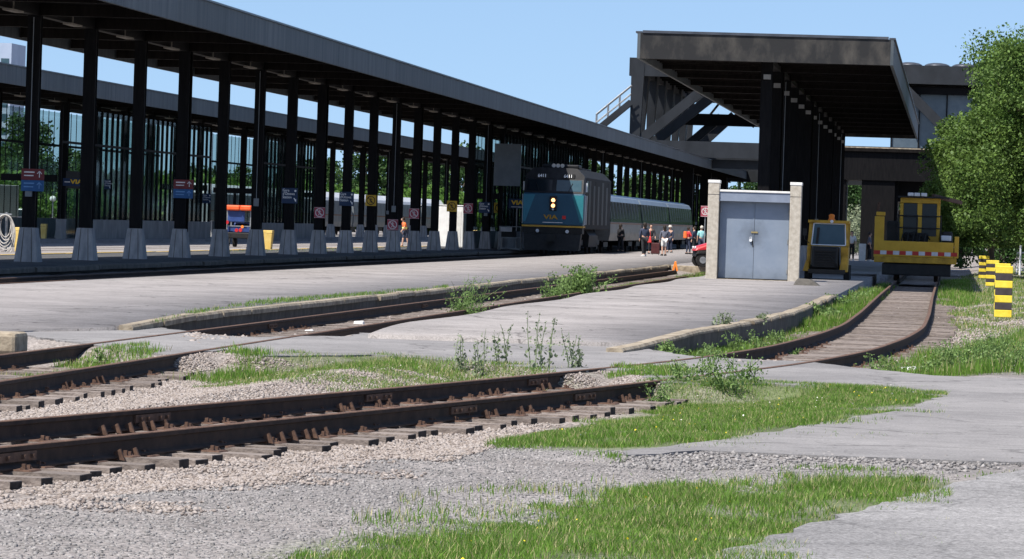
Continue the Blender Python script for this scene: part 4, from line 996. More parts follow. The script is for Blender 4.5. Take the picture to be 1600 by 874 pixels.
# ================================================================== YELLOW RAIL VEHICLES
def frame_box(t, name, x0, x1, y0, y1, z0, z1, m, bevel=.02):
    mb = MB(); mb.box(x0, x1, y0, y1, z0, z1); return mb.build(name, m, t, bevel=bevel)
def small_tug():
    Y = 143.2; k = ppm((-3.8, Y, 1)); xc = PY(1293, 400, Y)[0]; t = thing('rail_tug', 'small grimy yellow rail tug with square windscreen and orange beacon beside the shed', 'tug', (xc, Y, -.02))
    w = .70
    mb = MB()   # cab as a frame of posts, roof and panels
    mb.hexa([(-w, .25, 1.27), (w, .25, 1.27), (w, 1.6, 1.27), (-w, 1.6, 1.27), (-w, .25, 1.30), (w, .25, 1.30), (w, 1.6, 1.30), (-w, 1.6, 1.30)])
    for s in (-1, 1):
        mb.hexa([(s * w - .06 * (s > 0) * 2, .25, 1.303), (s * w + .06 * (s < 0) * 2, .25, 1.303), (s * w + .06 * (s < 0) * 2, .37, 1.303), (s * w - .06 * (s > 0) * 2, .37, 1.303), (s * w * .93 - .12 * (s > 0), .38, 2.06), (s * w * .93 + .12 * (s < 0), .38, 2.06), (s * w * .93 + .12 * (s < 0), .5, 2.06), (s * w * .93 - .12 * (s > 0), .5, 2.06)])
        mb.box(s * w * .93 - .05, s * w * .93 + .05, 1.48, 1.6, 1.303, 2.06)
    mb.box(-w, w, .30, 1.7, 2.063, 2.16); mb.build('cab', 'yellow_dirty', t, bevel=.02)
    mb = MB(); mb.add([(-w * .78, .27, 1.34), (w * .82, .27, 1.34), (w * .78, .40, 2.03), (-w * .70, .40, 2.03)], [(0, 1, 2, 3)]); ws = mb.build('windscreen', 'window_blue', t)
    q = MB(); pts = [(-w * .80, .262, 1.32), (w * .84, .262, 1.32), (w * .80, .395, 2.045), (-w * .72, .395, 2.045)]
    for i in range(4): q.tube([pts[i], pts[(i + 1) % 4]], .022, 6)
    q.build('window_seal', 'chrome_white', ws)
    q = MB(); q.tube([(-.38, .27, 1.36), (-.34, .36, 1.9)], .05, 6); q.build('mirror_stay', 'black_metal', ws)
    mb = MB(); mb.box(-.72, .72, .0, 2.4, .34, .60); mb.build('chassis', 'black_metal', t)
    mb = MB(); mb.hexa([(-.50, -.45, .55), (.36, -.45, .55), (.42, .24, .55), (-.55, .24, .55), (-.48, -.38, 1.22), (.34, -.38, 1.22), (.40, .24, 1.265), (-.53, .24, 1.265)]); mb.build('engine_hood', 'black_metal', t, bevel=.04)
    for i in range(6):
        mb = MB(); mb.box(-.42, .28, -.475 + .004 * i, -.45 + .012 * i, .64 + .09 * i, .68 + .09 * i); mb.build('grille_bar', 'black_rubber', t)
    frame_box(t, 'side_panel', .44, .70, -.05, 1.6, .60, 1.265, 'yellow_dirty'); frame_box(t, 'side_panel', -.70, -.57, .0, 1.6, .60, 1.265, 'yellow_dirty')
    mb = MB(); mb.hexa([(.40, -.35, .42), (.70, -.35, .42), (.72, .1, .42), (.42, .1, .42), (.48, -.15, .98), (.70, -.15, .98), (.72, .1, .98), (.48, .1, .98)]); mb.build('fender', 'yellow_dirty', t, bevel=.03)
    mb = MB(); mb.hexa([(-.82, -.3, .42), (-.60, -.3, .42), (-.58, .1, .42), (-.80, .1, .42), (-.72, -.1, .8), (-.6, -.1, .8), (-.58, .1, .8), (-.72, .1, .8)]); mb.build('fender', 'yellow_dirty', t, bevel=.03)
    for s in (-1, 1):
        for y in (.25, 1.95): mb = MB(); wheel(mb, (s * .66, y, .33), .33, .2, 18); mb.build('wheel', 'black_rubber', t)
    mb = MB(); mb.box(-.62, .62, -.62, -.5, .36, .5); mb.box(-.5, -.42, -.5, .05, .38, .48); mb.box(.42, .5, -.5, .05, .38, .48); mb.build('front_bumper', 'black_metal', t)
    mb = MB(); mb.tube([(.1, -.44, .95), (.3, -.55, .7), (.38, -.4, .5)], .025, 6); mb.build('hose', 'black_rubber', t)
    mb = MB(); mb.tube([(-.62, .28, 1.35), (-.80, .15, 1.5), (-.80, .15, 1.75)], .014, 6); mb.box(-.87, -.73, .13, .15, 1.62, 1.86); mb.build('side_mirror', 'black_metal', t)
    mb = MB(); mb.lathe([(.12, 0), (.12, .04), (.09, .05), (.10, .17), (.06, .21), (.0, .22)], (.08, .7, 2.163), 'z', 14); mb.build('beacon', 'orange_cone', t)
    mb = MB(); mb.lathe([(.0, -.03), (.055, -.03), (.06, .03), (0, .03)], (.1, .3, 2.12), 'y', 12); mb.build('work_lamp', 'lamp_off', t)
    return t
small_tug()
def work_vehicle():
    Y = 158.0; xc = -1.25; t = thing('track_work_vehicle', 'large yellow track maintenance vehicle with cab, low front deck and red-white reflective stripe', 'rail vehicle', (xc, Y, 0)); k = ppm((xc, Y, 1))
    X = lambda px: (px - 1432) / k; 
    def Z(px, py): return 1.75 + ((368.5 + .032 * (px - 1485)) - py) / k
    y2 = 9.5
    mb = MB(); mb.box(-1.16, 1.5, .2, y2, Z(1440, 409), Z(1440, 401)); mb.build('chassis', 'yellow_dirty', t)
    frame_box(t, 'front_panel', X(1380), X(1490), 0, .35, Z(1440, 402), Z(1440, 378), 'yellow_paint')
    n = 13; x0, x1 = X(1366), X(1496)
    for i in range(n):
        a = x0 + (x1 - x0) * i / n; b = x0 + (x1 - x0) * (i + (.62 if i % 2 == 0 else .5)) / n
        mb = MB(); w_ = (x1 - x0) / n
        mb.box(a + .003, a + w_ - .003, -.012, -.002, Z(1440, 399.5), Z(1440, 393.5)); mb.build('reflector', 'red_stripe' if i % 2 == 0 else 'sign_white', t)
    frame_box(t, 'bumper_beam', x0 + .02, x1 - .02, .003, .4, Z(1440, 412), Z(1440, 402) - .004, 'yellow_dirty')
    frame_box(t, 'stanchion', X(1366), X(1381), .004, .5, Z(1372, 402), Z(1372, 338), 'yellow_paint'); frame_box(t, 'stanchion_head', X(1368), X(1382), .0, .5, Z(1372, 337), Z(1372, 331), 'yellow_paint')
    frame_box(t, 'end_post', X(1491), X(1498), .004, .5, Z(1494, 404), Z(1494, 370), 'yellow_paint')
    frame_box(t, 'deck', X(1382), X(1490), .36, 8.8, Z(1440, 380) - .15, Z(1440, 380), 'black_metal', 0)
    # cab: posts, roof, lower skirt and two tall windows
    ca, cb = X(1404), X(1467); cy0, cy1 = 2.2, 4.6; z0 = Z(1440, 380) + .003; zt_ = Z(1440, 309)
    mb = MB(); pw = .12
    for x in (ca, cb - pw, X(1431)):
        mb.box(x, x + (pw if x != X(1431) else .18), cy0, cy0 + .1, z0, zt_ - .2)
    for x in (ca, cb - pw): mb.box(x, x + pw, cy1 - .1, cy1, z0, zt_ - .2)
    mb.box(ca, cb, cy0, cy1, zt_ - .197, zt_); mb.box(ca + .003, cb - .003, cy0 + .003, cy0 + .09, z0, z0 + .25); mb.build('cab', 'yellow_paint', t, bevel=.015)
    mb = MB(); mb.box(ca + .13, X(1431) - .005, cy0 + .03, cy0 + .05, z0 + .253, zt_ - .21); mb.box(X(1431) + .185, cb - .125, cy0 + .03, cy0 + .05, z0 + .253, zt_ - .21); mb.build('window', 'window_dark', t)
    mb = MB(); mb.box(ca + .03, ca + .05, cy0 + .12, cy1 - .12, z0, zt_ - .21); mb.box(cb - .05, cb - .03, cy0 + .12, cy1 - .12, z0, zt_ - .21); mb.build('side_window', 'window_dark', t)
    mb = MB(); mb.box(ca, cb, cy1 - .05, cy1 - .01, z0, zt_ - .2); mb.build('rear_wall', 'yellow_dirty', t)
    mb = MB(); mb.box(ca - .1, cb + .35, cy0 - .25, cy1 + .2, zt_ + .003, zt_ + .06); mb.build('cab_roof', 'black_metal', t)
    for x in (1420, 1430, 1441): mb = MB(); mb.box(X(x) - .11, X(x) + .11, cy0 - .32, cy0 - .15, zt_ + .063, zt_ + .19); mb.build('roof_lamp', 'lamp_off', t, bevel=.02)
    mb = MB()
    for z in (z0 + .55, z0 + 1.0): mb.tube([(ca - .05, 1.0, z), (cb + .05, 1.0, z)], .03, 6)
    for x in (ca - .05, X(1432), cb + .05): mb.tube([(x, 1.0, z0), (x, 1.0, z0 + 1.05)], .03, 6)
    mb.build('guard_rail', 'black_metal', t)
    frame_box(t, 'machinery', X(1384), X(1402), 1.2, 6, z0, Z(1390, 345), 'black_metal', .05); frame_box(t, 'machinery', X(1410), X(1450), 1.3, 1.9, z0, z0 + .38, 'black_rubber', .1)
    frame_box(t, 'machinery', cb + .1, X(1488), 1.4, 5, z0, z0 + .45, 'black_metal', .08); frame_box(t, 'tool_box', X(1470), X(1486), 1.2, 1.38, z0 + .1, z0 + .3, 'chrome_white', .03)
    for i in range(5):
        mb = MB(); x = X(1408 + i * 9); mb.tube([(x, .4, z0 + .02), (x + .05, .9, z0 + .3 + .06 * (i % 3)), (x + .2, 1.6, z0 + .12)], .022, 6); mb.build('hydraulic_hose', 'black_rubber', t)
    mb = MB(); mb.box(ca + .45, ca + .85, cy0 + .6, cy0 + 1.0, z0 + .3, z0 + .55); mb.box(ca + .45, ca + .85, cy0 + 1.0, cy0 + 1.1, z0 + .3, z0 + 1.1); mb.build('driver_seat', 'black_rubber', t)
    mb = MB(); mb.tube([(X(1370), .25, Z(1370, 331)), (X(1372), .25, Z(1370, 316))], .05, 6); mb.build('exhaust', 'rust_plate', t)
    mb = MB(); mb.bar((X(1455), 2.4, zt_ + .1), (X(1500), 6.4, zt_ - .1), .1, .14); mb.build('boom', 'rust_plate', t)
    for y in (1.2, 7.6):
        for s in (-1, 1): mb = MB(); wheel(mb, (s * .75, y, .43), .43, .14, 20); mb.build('wheel', 'rail_web', t)
        frame_box(t, 'axle_box', -1.15, 1.15, y - .5, y + .5, .35, Z(1440, 412) - .01, 'black_metal', .03)
    frame_box(t, 'underframe', -1.25, 1.3, .12, 9, .22, Z(1440, 412) - .02, 'black_metal', .03)
work_vehicle()

# ================================================================== ROAD VEHICLES
def utv():
    P = G(1092.5, 417, PZ); t = thing('utility_vehicle', 'red four-wheel utility vehicle with black tyres half hidden behind the shed', 'utility vehicle', (P[0], P[1], PZ), math.radians(-78))
    # local: faces -x after rotation; length along y
    mb = MB(); mb.hexa([(-.55, -.25, .42), (.55, -.25, .42), (.55, 1.9, .42), (-.55, 1.9, .42), (-.5, -.15, .70), (.5, -.15, .70), (.55, 1.9, .75), (-.55, 1.9, .75)]); mb.build('chassis', 'black_metal', t, bevel=.04)
    mb = MB(); mb.hexa([(-.52, -.3, .65), (.52, -.3, .65), (.56, .62, .72), (-.56, .62, .72), (-.42, -.12, .86), (.42, -.12, .86), (.54, .60, 1.08), (-.54, .60, 1.08)]); mb.build('hood', 'red_paint', t, bevel=.06)
    mb = MB(); mb.box(-.56, .56, 1.2, 2.3, .78, 1.05); mb.build('cargo_bed', 'red_paint', t, bevel=.04)
    mb = MB(); mb.box(-.5, .5, .85, 1.18, .70, .95); mb.box(-.5, .5, 1.09, 1.19, .953, 1.35); mb.build('seat', 'black_rubber', t, bevel=.03)
    mb = MB()
    for s in (-1, 1): mb.tube([(s * .55, .55, 1.0), (s * .50, .75, 1.85), (s * .50, 1.35, 1.88), (s * .55, 1.4, .9)], .03, 6)
    mb.tube([(-.5, .75, 1.85), (.5, .75, 1.85)], .03, 6); mb.tube([(-.5, 1.35, 1.88), (.5, 1.35, 1.88)], .03, 6); mb.build('roll_cage', 'black_metal', t)
    for s in (-1, 1):
        for y in (.05, 1.75):
            mb = MB(); wheel(mb, (s * .56, y, .28), .28, .2, 20); w_ = mb.build('tyre', 'black_rubber', t)
            mb = MB(); mb.lathe([(.0, -.11), (.14, -.11), (.15, -.09), (.15, .09), (.14, .11), (0, .11)], (s * .56, y, .28), 'x', 14); mb.build('rim', 'grey_metal', w_)
            mb = MB(); mb.hexa([(s * .56 - .13, y - .32, .5), (s * .56 + .13, y - .32, .5), (s * .56 + .13, y + .34, .55), (s * .56 - .13, y + .34, .55), (s * .56 - .13, y - .2, .62), (s * .56 + .13, y - .2, .62), (s * .56 + .13, y + .25, .66), (s * .56 - .13, y + .25, .66)]); mb.build('fender', 'black_rubber', t, bevel=.03)
    mb = MB(); mb.lathe([(.0, -.03), (.07, -.03), (.07, .03), (0, .03)], (-.3, -.24, .78), 'y', 12); mb.lathe([(.0, -.03), (.07, -.03), (.07, .03), (0, .03)], (.3, -.24, .78), 'y', 12); mb.build('headlight', 'lamp_off', t)
utv()
def tug_tractor():
    P = G(371, 386.5, 0); t = thing('baggage_tractor', 'small blue tractor with bright orange roof and red lights between the platforms', 'tractor', P)
    w = .60
    mb = MB(); mb.box(-w, w, 0, 2.2, .45, .75); mb.build('chassis', 'black_metal', t, bevel=.04)
    mb = MB(); mb.box(-w, w * .5, .15, .3, 1.28, 1.86); mb.box(-w, w, .32, 1.5, .753, 1.1); mb.build('body', 'blue_paint', t, bevel=.04)
    mb = MB(); mb.box(-.5, .5, 1.5, 2.6, .753, 1.25); mb.build('hood', 'blue_paint', t, bevel=.06)
    mb = MB()
    for s in (-1, 1):
        for y in (.18, 1.4): mb.box(s * w - .03, s * w + .03, y - .03, y + .03, .76, 1.87)
    mb.box(-w, w, .10, .14, 1.05, 1.10); mb.box(-w, w, .05, .10, .60, .66); mb.build('cab_frame', 'grey_metal', t)
    mb = MB(); mb.box(-w - .06, .06, -.05, 1.6, 1.87, 2.14); mb.box(.075, w + .06, -.05, 1.6, 1.87, 2.14); mb.build('roof', 'orange_plastic', t, bevel=.07)
    for x, z in ((-.58, 1.25), (-.08, .86), (.12, .87)):
        mb = MB(); mb.lathe([(.0, -.04), (.09, -.04), (.10, .02), (0, .02)], (x, .04, z), 'y', 12); mb.build('tail_light', 'red_paint', t)
    mb = MB(); mb.lathe([(0, -.03), (.08, -.03), (.08, .03), (0, .03)], (.2, .1, 1.05), 'y', 12); mb.build('indicator', 'orange_cone', t)
    for s in (-1, 1):
        mb = MB(); wheel(mb, (s * .62, .35, .36), .36, .26, 18); w_ = mb.build('tyre', 'black_rubber', t); mb = MB(); mb.lathe([(0, -.14), (.17, -.14), (.17, .14), (0, .14)], (s * .62, .35, .36), 'x', 12); mb.build('rim', 'grey_metal', w_)
        mb = MB(); wheel(mb, (s * .5, 2.1, .26), .26, .18, 16); mb.build('tyre', 'black_rubber', t)
    mb = MB(); mb.box(-.3, .3, .9, 1.35, 1.103, 1.2); mb.build('seat', 'black_rubber', t)
tug_tractor()
def parked_car(px_, py_, Z0, X0, label, m, rz=0, name='parked_car', L=4.5):
    P = PX(px_, py_, X0) if X0 is not None else G(px_, py_, Z0); t = thing(name, label, 'car', (P[0], P[1], Z0), rz)
    prof = [(-L / 2, .35), (L / 2, .35), (L / 2, .85), (L * .26, .98), (L * .12, 1.55), (-L * .36, 1.58), (-L * .47, 1.0), (-L / 2, .85)]
    mb = MB(); mb.prism(prof, -.85, .85, 'x'); b = mb.build('body', m, t, bevel=.06)
    mb = MB(); mb.prism([(L * .225, 1.02), (L * .115, 1.48), (-L * .34, 1.50), (-L * .42, 1.02)], -.862, .862, 'x'); mb.build('side_window', 'window_dark', b)
    mb = MB(); mb.hexa([(-.7, L * .27, 1.0), (.7, L * .27, 1.0), (.7, L * .25, 1.0), (-.7, L * .25, 1.0), (-.65, L * .14, 1.5), (.65, L * .14, 1.5), (.65, L * .12, 1.5), (-.65, L * .12, 1.5)]); mb.build('windscreen', 'window_dark', b)
    mb = MB(); mb.hexa([(-.7, -L * .485, 1.05), (.7, -L * .485, 1.05), (.7, -L * .46, 1.05), (-.7, -L * .46, 1.05), (-.65, -L * .39, 1.5), (.65, -L * .39, 1.5), (.65, -L * .36, 1.5), (-.65, -L * .36, 1.5)]); mb.build('rear_window', 'window_dark', b)
    for s in (-1, 1):
        for y in (-L * .31, L * .31): mb = MB(); wheel(mb, (s * .76, y, .33), .33, .2, 16); mb.build('wheel', 'black_rubber', t)
        mb = MB(); mb.box(s * .7 - .12, s * .7 + .12, -L / 2 - .02, -L / 2 + .05, .75, .95); mb.build('tail_lamp', 'red_paint', t)
        mb = MB(); mb.box(s * .66 - .15, s * .66 + .15, L / 2 - .05, L / 2 + .02, .7, .82); mb.build('headlight', 'lamp_off', t)
    return t
parked_car(33, 346, -.02, -64, 'white car parked in the sun beyond the farther platform', 'white_paint', .25)
parked_car(1572, 396, -.03, None, 'black car parked in the tree shade behind the white gate', 'black_metal', .6)

# ================================================================== SMALL THINGS
# striped bollards
def bollard(px_, py_, label, wpx, hpx):
    P = G(px_, py_, -.03); k = ppm(P); w_, h_ = wpx / k / 2, hpx / k
    t = thing('striped_bollard', label, 'bollard', (P[0], P[1] + w_, -.06)); n = 7; h_ += .03
    for i in range(n):
        mb = MB(); a = w_ * (1 if i % 2 == 0 else .985); mb.box(-a, a, -a, a, h_ * i / n + .001, h_ * (i + 1) / n); mb.build('yellow_band' if i % 2 == 0 else 'black_band', 'yellow_bollard' if i % 2 == 0 else 'black_paint', t, bevel=.012)
bollard(1567, 494, 'yellow and black striped bollard standing foremost of its row, with no bollard before it', 27, 78)
bollard(1565, 482, 'striped bollard directly behind the foremost one, almost covered by it', 24, 70)
bollard(1550, 446, 'striped bollard third along the row from the weedy road edge', 20, 39)
bollard(1537, 434, 'smallest striped bollard at the far end of the row', 16, 34)
# yellow tapered bins / posts
def bin_(px_, py_, wpx, hpx, label, Z0=0):
    P = G(px_, py_, Z0); k = ppm(P); w_, h_ = wpx / k / 2, hpx / k; t = thing('yellow_post_block', label, 'barrier block', P)
    mb = MB(); mb.taper(0, 0, 0, h_ * .84, w_ * .8, w_ * .8, w_, w_); mb.build('block_body', 'yellow_bin', t, bevel=.02)
    mb = MB(); mb.taper(0, 0, h_ * .845, h_, w_ * 1.03, w_ * 1.03, w_, w_); mb.build('block_cap', 'yellow_bin', t, bevel=.02)
bin_(29, 393.5, 13, 38, 'tapered yellow block beside the coiled hose')
bin_(68, 377, 9, 27, 'small yellow block behind the column carrying the red and blue sign beside the hose')
bin_(416, 390, 20, 30, 'tapered yellow block with dark band right of the orange-roofed tractor')
bin_(389, 377, 8, 22, 'slim yellow block just behind the orange-roofed tractor')
bin_(741, 381, 8, 21, 'small yellow block right of the white cabin')
# coiled hose
P = G(8, 394, 0); k = ppm(P); t = thing('hose_coil', 'loops of grey hose hanging on a post at the left edge', 'hose', P)
mb = MB(); mb.tube([(0, .1, 0), (0, .1, 1.5)], .05, 8); mb.bar((-.3, .05, 1.42), (.2, .05, 1.42), .06, .06); mb.build('post', 'grey_metal', t)
for i in range(7):
    rx, rz_ = .20 + .035 * i, .42 + .06 * i; q = []
    for j in range(25): a = 2 * math.pi * j / 24; q.append((rx * math.cos(a) + .03 * math.sin(i * 2.1), -.05 - .025 * i + .02 * math.sin(3 * a + i), 1.40 - rz_ + rz_ * math.sin(a)))
    mb = MB(); mb.tube(q, .022, 6, cap=False); mb.build('hose_loop', 'hose_grey', t, smooth=True)
# white cabin between the platforms
P = G(703, 389, 0); t = thing('white_cabin', 'tall white portable cabin standing behind the yellow warning sign', 'cabin', P); h_ = 67 / ppm(P); w_ = 40 / ppm(P) / 2
mb = MB(); mb.box(-w_, w_, 0, 1.8, .08, h_); mb.build('cabin_body', 'white_paint', t, bevel=.06)
mb = MB(); mb.box(-w_ - .03, w_ + .03, -.03, 1.83, h_ + .003, h_ + .06); mb.build('cabin_roof', 'white_paint', t, bevel=.02)
mb = MB(); mb.box(.05, w_ - .15, -.02, -.003, .15, h_ - .3); d = mb.build('cabin_door', 'cap_white', t); mb = MB(); mb.box(.12, .16, -.06, -.022, 1.2, 1.35); mb.build('handle', 'grey_metal', d)
# white trailer and lamp at far left, tower block
P = PX(2, 352, -52); t = thing('site_trailer', 'pale grey site trailer at the left edge beyond the platform', 'trailer', (P[0], P[1], -.03))
mb = MB(); mb.box(-2.5, .5, -6, 2, .45, 2.9); mb.build('trailer_body', 'chrome_white', t, bevel=.05); mb = MB(); mb.box(-.5, .3, -6.05, -5.98, .9, 2.6); mb.build('trailer_door', 'cap_white', t)
for y in (-5, 0):
    mb = MB(); wheel(mb, (.3, y, .4), .4, .25, 16); mb.build('wheel', 'black_rubber', t)
P = G(81, 365, 0); k = ppm(P); t = thing('globe_lamp', 'short post lamp with white globe beside the shelter doorway', 'lamp', P)
mb = MB(); mb.tube([(0, 0, 0), (0, 0, 50 / k)], .06, 8); mb.build('post', 'grey_metal', t); mb = MB(); mb.lathe([(.08, 0), (.2, .08), (.22, .2), (.16, .32), (.02, .38)], (0, 0, 50 / k), 'z', 14); mb.build('globe', 'white_paint', t, smooth=True)
P = PY(-6, 300, 900); k = ppm(P); t = thing('tower_block', 'pale blue-grey tower block far away at the left edge', 'building', (P[0], 900, 0)); h_ = 230 / k + 5
mb = MB(); mb.box(-14, 22 / k - .6, 0, 14, 0, h_); tb = mb.build('wall', 'tower_blue', t)
for i in range(11):
    for j in range(4):
        mb = MB(); mb.box(2.0 - 3.2 * j - 1.8, 2.0 - 3.2 * j, -.06, -.02, 2 + i * 3.0, 3.6 + i * 3.0); mb.build('window', 'window_blue', tb)
# orange rail stop at the end of the sunken track
P = G(1070, 425, 0); k = ppm(P); t = thing('rail_stop', 'orange A-shaped wheel stop at the end of the sunken rails', 'rail stop', (BX - BG, 169.5, -.02)); h_ = .36
mb = MB(); mb.bar((-.09, 0, 0), (0, 0, h_), .06, .07); mb.bar((.09, 0, 0), (0, 0, h_ - .002), .058, .068); mb.bar((0, .5, 0), (0, .03, h_), .06, .06, (1, 0, 0)); mb.build('stop_frame', 'orange_cone', t)
# white bollard post and gate, poles on the right
P = PY(1347, 403, 243.0); P[2] = PZ; t = thing('white_post', 'squat white post between the two waiting people behind the yellow tug', 'post', P); mb = MB(); mb.taper(0, 0, 0, 1.0, .19, .19, .21, .21); mb.build('post_body', 'cap_white', t, bevel=.03)
for px_, y0, y1, lb in ((1579.5, 412, 358, 'thin white pole beside the tubular gate'), (1593, 431, 308, 'taller pale grey pole rising by the tubular gate')):
    P = G(px_, y0, -.05); k = ppm(P); t = thing('pole', lb, 'pole', P); mb = MB(); mb.tube([(0, 0, 0), (0, 0, (y0 - y1) / k)], .05, 8); mb.build('shaft', 'chrome_white', t); mb = MB(); mb.lathe([(.07, 0), (.07, .05), (0, .08)], (0, 0, (y0 - y1) / k), 'z', 8); mb.build('cap', 'chrome_white', t)
P = G(1588, 430, -.05); k = ppm(P); t = thing('tubular_gate', 'white tubular steel gate at the right edge by the poles', 'gate', P); h_ = 35 / k; mb = MB()
mb.tube([(0, 0, 0), (0, 0, h_), (3, 0, h_ + .02), (3, 0, 0)], .05, 8); mb.tube([(0, 0, h_ * .22), (3, 0, h_ * .22)], .04, 6); mb.tube([(.0, 0, h_ * .24), (1.2, 0, h_ * .55), (3, 0, h_ * .98)], .04, 6); mb.build('frame', 'chrome_white', t)
# dark picket fence under the tree
P = G(1490, 400, -.05); t = thing('picket_fence', 'dark metal picket fence in the shade under the big tree', 'fence', P); mb = MB(); mb.box(-.2, 11.5, -.03, .03, .25, .31); mb.box(-.2, 11.5, -.03, .03, 1.5, 1.56); mb.build('fence_rail', 'black_metal', t)
pm = MB(); pm.box(-.02, .02, -.055, -.031, 0, 1.75); pmm = pm.mesh('picket', 'black_metal')
for i in range(58): link('picket', pmm, t, (-.1 + i * .2, 0, 0))
# grey signboard leaning beside the person in red
P = G(1549, 402, -.05); t = thing('leaning_board', 'pale grey board propped up by the person in red', 'board', P); k = ppm(P); mb = MB(); mb.tube([(0, .1, 0), (.0, .1, 1.3)], .03, 6); mb.build('stake', 'grey_metal', t)
mb = MB(); mb.hexa([(-.12, 0, .75), (.28, 0, .75), (.28, .04, .75), (-.12, .04, .75), (.08, 0, 1.75), (.55, 0, 1.7), (.55, .04, 1.7), (.08, .04, 1.75)]); mb.build('board_panel', 'panel_grey', t)

# ================================================================== PEOPLE
def skin_obj(name, vs, es, rs, m, parent, sub=1):
    me = bpy.data.meshes.new(name); me.from_pydata(vs, es, []); o = link(name, me, parent); me.materials.append(MATS[m])
    sk = o.modifiers.new('skin', 'SKIN'); sk.use_smooth_shade = True
    if not me.skin_vertices: return o
    for i, r in enumerate(rs): me.skin_vertices[0].data[i].radius = (r, r)
    me.skin_vertices[0].data[0].use_root = True
    s = o.modifiers.new('sub', 'SUBSURF'); s.levels = sub; s.render_levels = sub
    return o
def person(label, P, h, rz, top, bottom, hair='hair_dark', stride=.08, armL=0.0, armR=0.0, shorts=False, sleeves=True, longhair=False, hat=None, shoes='cloth_black', lean=0.0, bag=None):
    t = thing('person', label, 'person', P, rz); S = h / 1.74
    A = lambda x, y, z: (x * S, (y + lean * max(0, z - .95)) * S, z * S)
    vs = [A(0, 0, .95), A(0, -.01, 1.12), A(0, .01, 1.32), A(0, .0, 1.46), A(0, .015, 1.53), A(0, .03, 1.61), A(0, .012, 1.70), A(0, .125, 1.60)]
    rs = [.125, .115, .135, .062, .054, .082, .066, .014]; es = [(0, 1), (1, 2), (2, 3), (3, 4), (4, 5), (5, 6), (5, 7)]
    def addv(p, r, to): vs.append(p); rs.append(r); es.append((to, len(vs) - 1)); return len(vs) - 1
    for s in (-1, 1):      # ears
        addv(A(s * .088, .01, 1.61), .016, 5)
    legs = {}; arms = {}
    for s in (-1, 1):
        st = stride * s
        i = addv(A(s * .095, 0, .90), .088, 0); k = addv(A(s * .10, st * .55 + .02, .50), .060, i); a = addv(A(s * .105, st, .09), .042, k); f = addv(A(s * .115, st + .13, .035), .034, a); addv(A(s * .105, st - .05, .04), .03, a); legs[s] = (i, k, a, f)
        ar = armR if s > 0 else armL; c, q = math.cos(ar), math.sin(ar)
        sh = addv(A(s * .185, 0, 1.40), .058, 2); e = addv(A(s * .235, .02 + .24 * q * .6, 1.40 - .27 + .10 * q), .043, sh)
        wr = addv(A(s * .235 - s * .06 * q, .06 + .45 * q, 1.13 - .22 * c + .14 * q), .031, e)
        pm_ = addv(A(s * .235 - s * .07 * q, .08 + .53 * q, 1.13 - .30 * c + .15 * q), .034, wr); arms[s] = (sh, e, wr)
        bx, by, bz = vs[pm_]
        for n_, (dx, L_) in enumerate(((-.03, .07), (-.01, .085), (.01, .08), (.03, .062))):
            m_ = addv((bx + dx * .4 * S, by + (dx + .01) * S * .8, bz - L_ * .55 * S), .0095, pm_); addv((bx + dx * .45 * S, by + (dx + .025) * S * .8, bz - L_ * S), .008, m_)
        addv((bx - s * .01 * S, by + .06 * S, bz - .02 * S), .011, pm_)
    rs = [r * S for r in rs]
    skin_obj('body', vs, es, rs, 'skin', t, 2)
    def cloth(name, chain, edges, m, infl):
        idx = {c: n for n, c in enumerate(chain)}
        return skin_obj(name, [vs[c] for c in chain], [(idx[a], idx[b]) for a, b in edges], [rs[c] * infl + .008 for c in chain], m, t, 1)
    sh = [0, 1, 2, 3]; ed = [(0, 1), (1, 2), (2, 3)]
    for s in (-1, 1):
        ch = list(arms[s][:3 if sleeves else 2]); sh += ch; ed += [(2, ch[0])] + [(ch[i], ch[i + 1]) for i in range(len(ch) - 1)]
    cloth('shirt', sh, ed, top, 1.10)
    tr = [0]; ed = []
    for s in (-1, 1):
        ch = list(legs[s][:2 if shorts else 3]); tr += ch; ed += [(0, ch[0])] + [(ch[i], ch[i + 1]) for i in range(len(ch) - 1)]
    cloth('shorts' if shorts else 'trousers', tr, ed, bottom, 1.12)
    for s in (-1, 1):
        f = vs[legs[s][3]]; mb = MB(); mb.hexa([(f[0] - .05 * S, f[1] - .21 * S, 0), (f[0] + .05 * S, f[1] - .21 * S, 0), (f[0] + .055 * S, f[1] + .07 * S, 0), (f[0] - .055 * S, f[1] + .07 * S, 0), (f[0] - .045 * S, f[1] - .20 * S, .11 * S), (f[0] + .045 * S, f[1] - .20 * S, .11 * S), (f[0] + .05 * S, f[1] + .05 * S, .06 * S), (f[0] - .05 * S, f[1] + .05 * S, .06 * S)]); mb.build('shoe', shoes, t, bevel=.012)
        x, y, z = A(s * .033, .108, 1.625); mb = MB(); mb.lathe([(.001, -.006), (.010, -.003), (.010, .003), (.001, .006)], (x, y, z), 'y', 8); mb.build('eye', 'black_metal', t)
    x, y, z = A(0, .112, 1.565); mb = MB(); mb.box(x - .022, x + .022, y - .004, y + .006, z - .004, z + .004); mb.build('mouth', 'sign_red', t)
    hx, hy, hz = A(0, -.005, 1.655); mb = MB(); n = 14; r = .105 * S
    mb.lathe([(r * .93, -.07), (r, -.02), (r * .97, .03), (r * .75, .075), (r * .35, .10), (.005, .108)], (hx, hy - .018, hz), 'z', n); mb.build('hair', hair, t, smooth=True)
    if longhair: mb = MB(); mb.taper(hx, hy - .075 * S, hz - .22 * S, hz, .06 * S, .03 * S, .09 * S, .045 * S); mb.build('hair_back', hair, t, bevel=.02)
    if hat: mb = MB(); mb.lathe([(.17 * S, 0), (.17 * S, .012), (.112 * S, .02), (.108 * S, .09), (.09 * S, .125), (.01, .13)], (hx, hy, hz + .012), 'z', 16); mb.build('hat', hat, t)
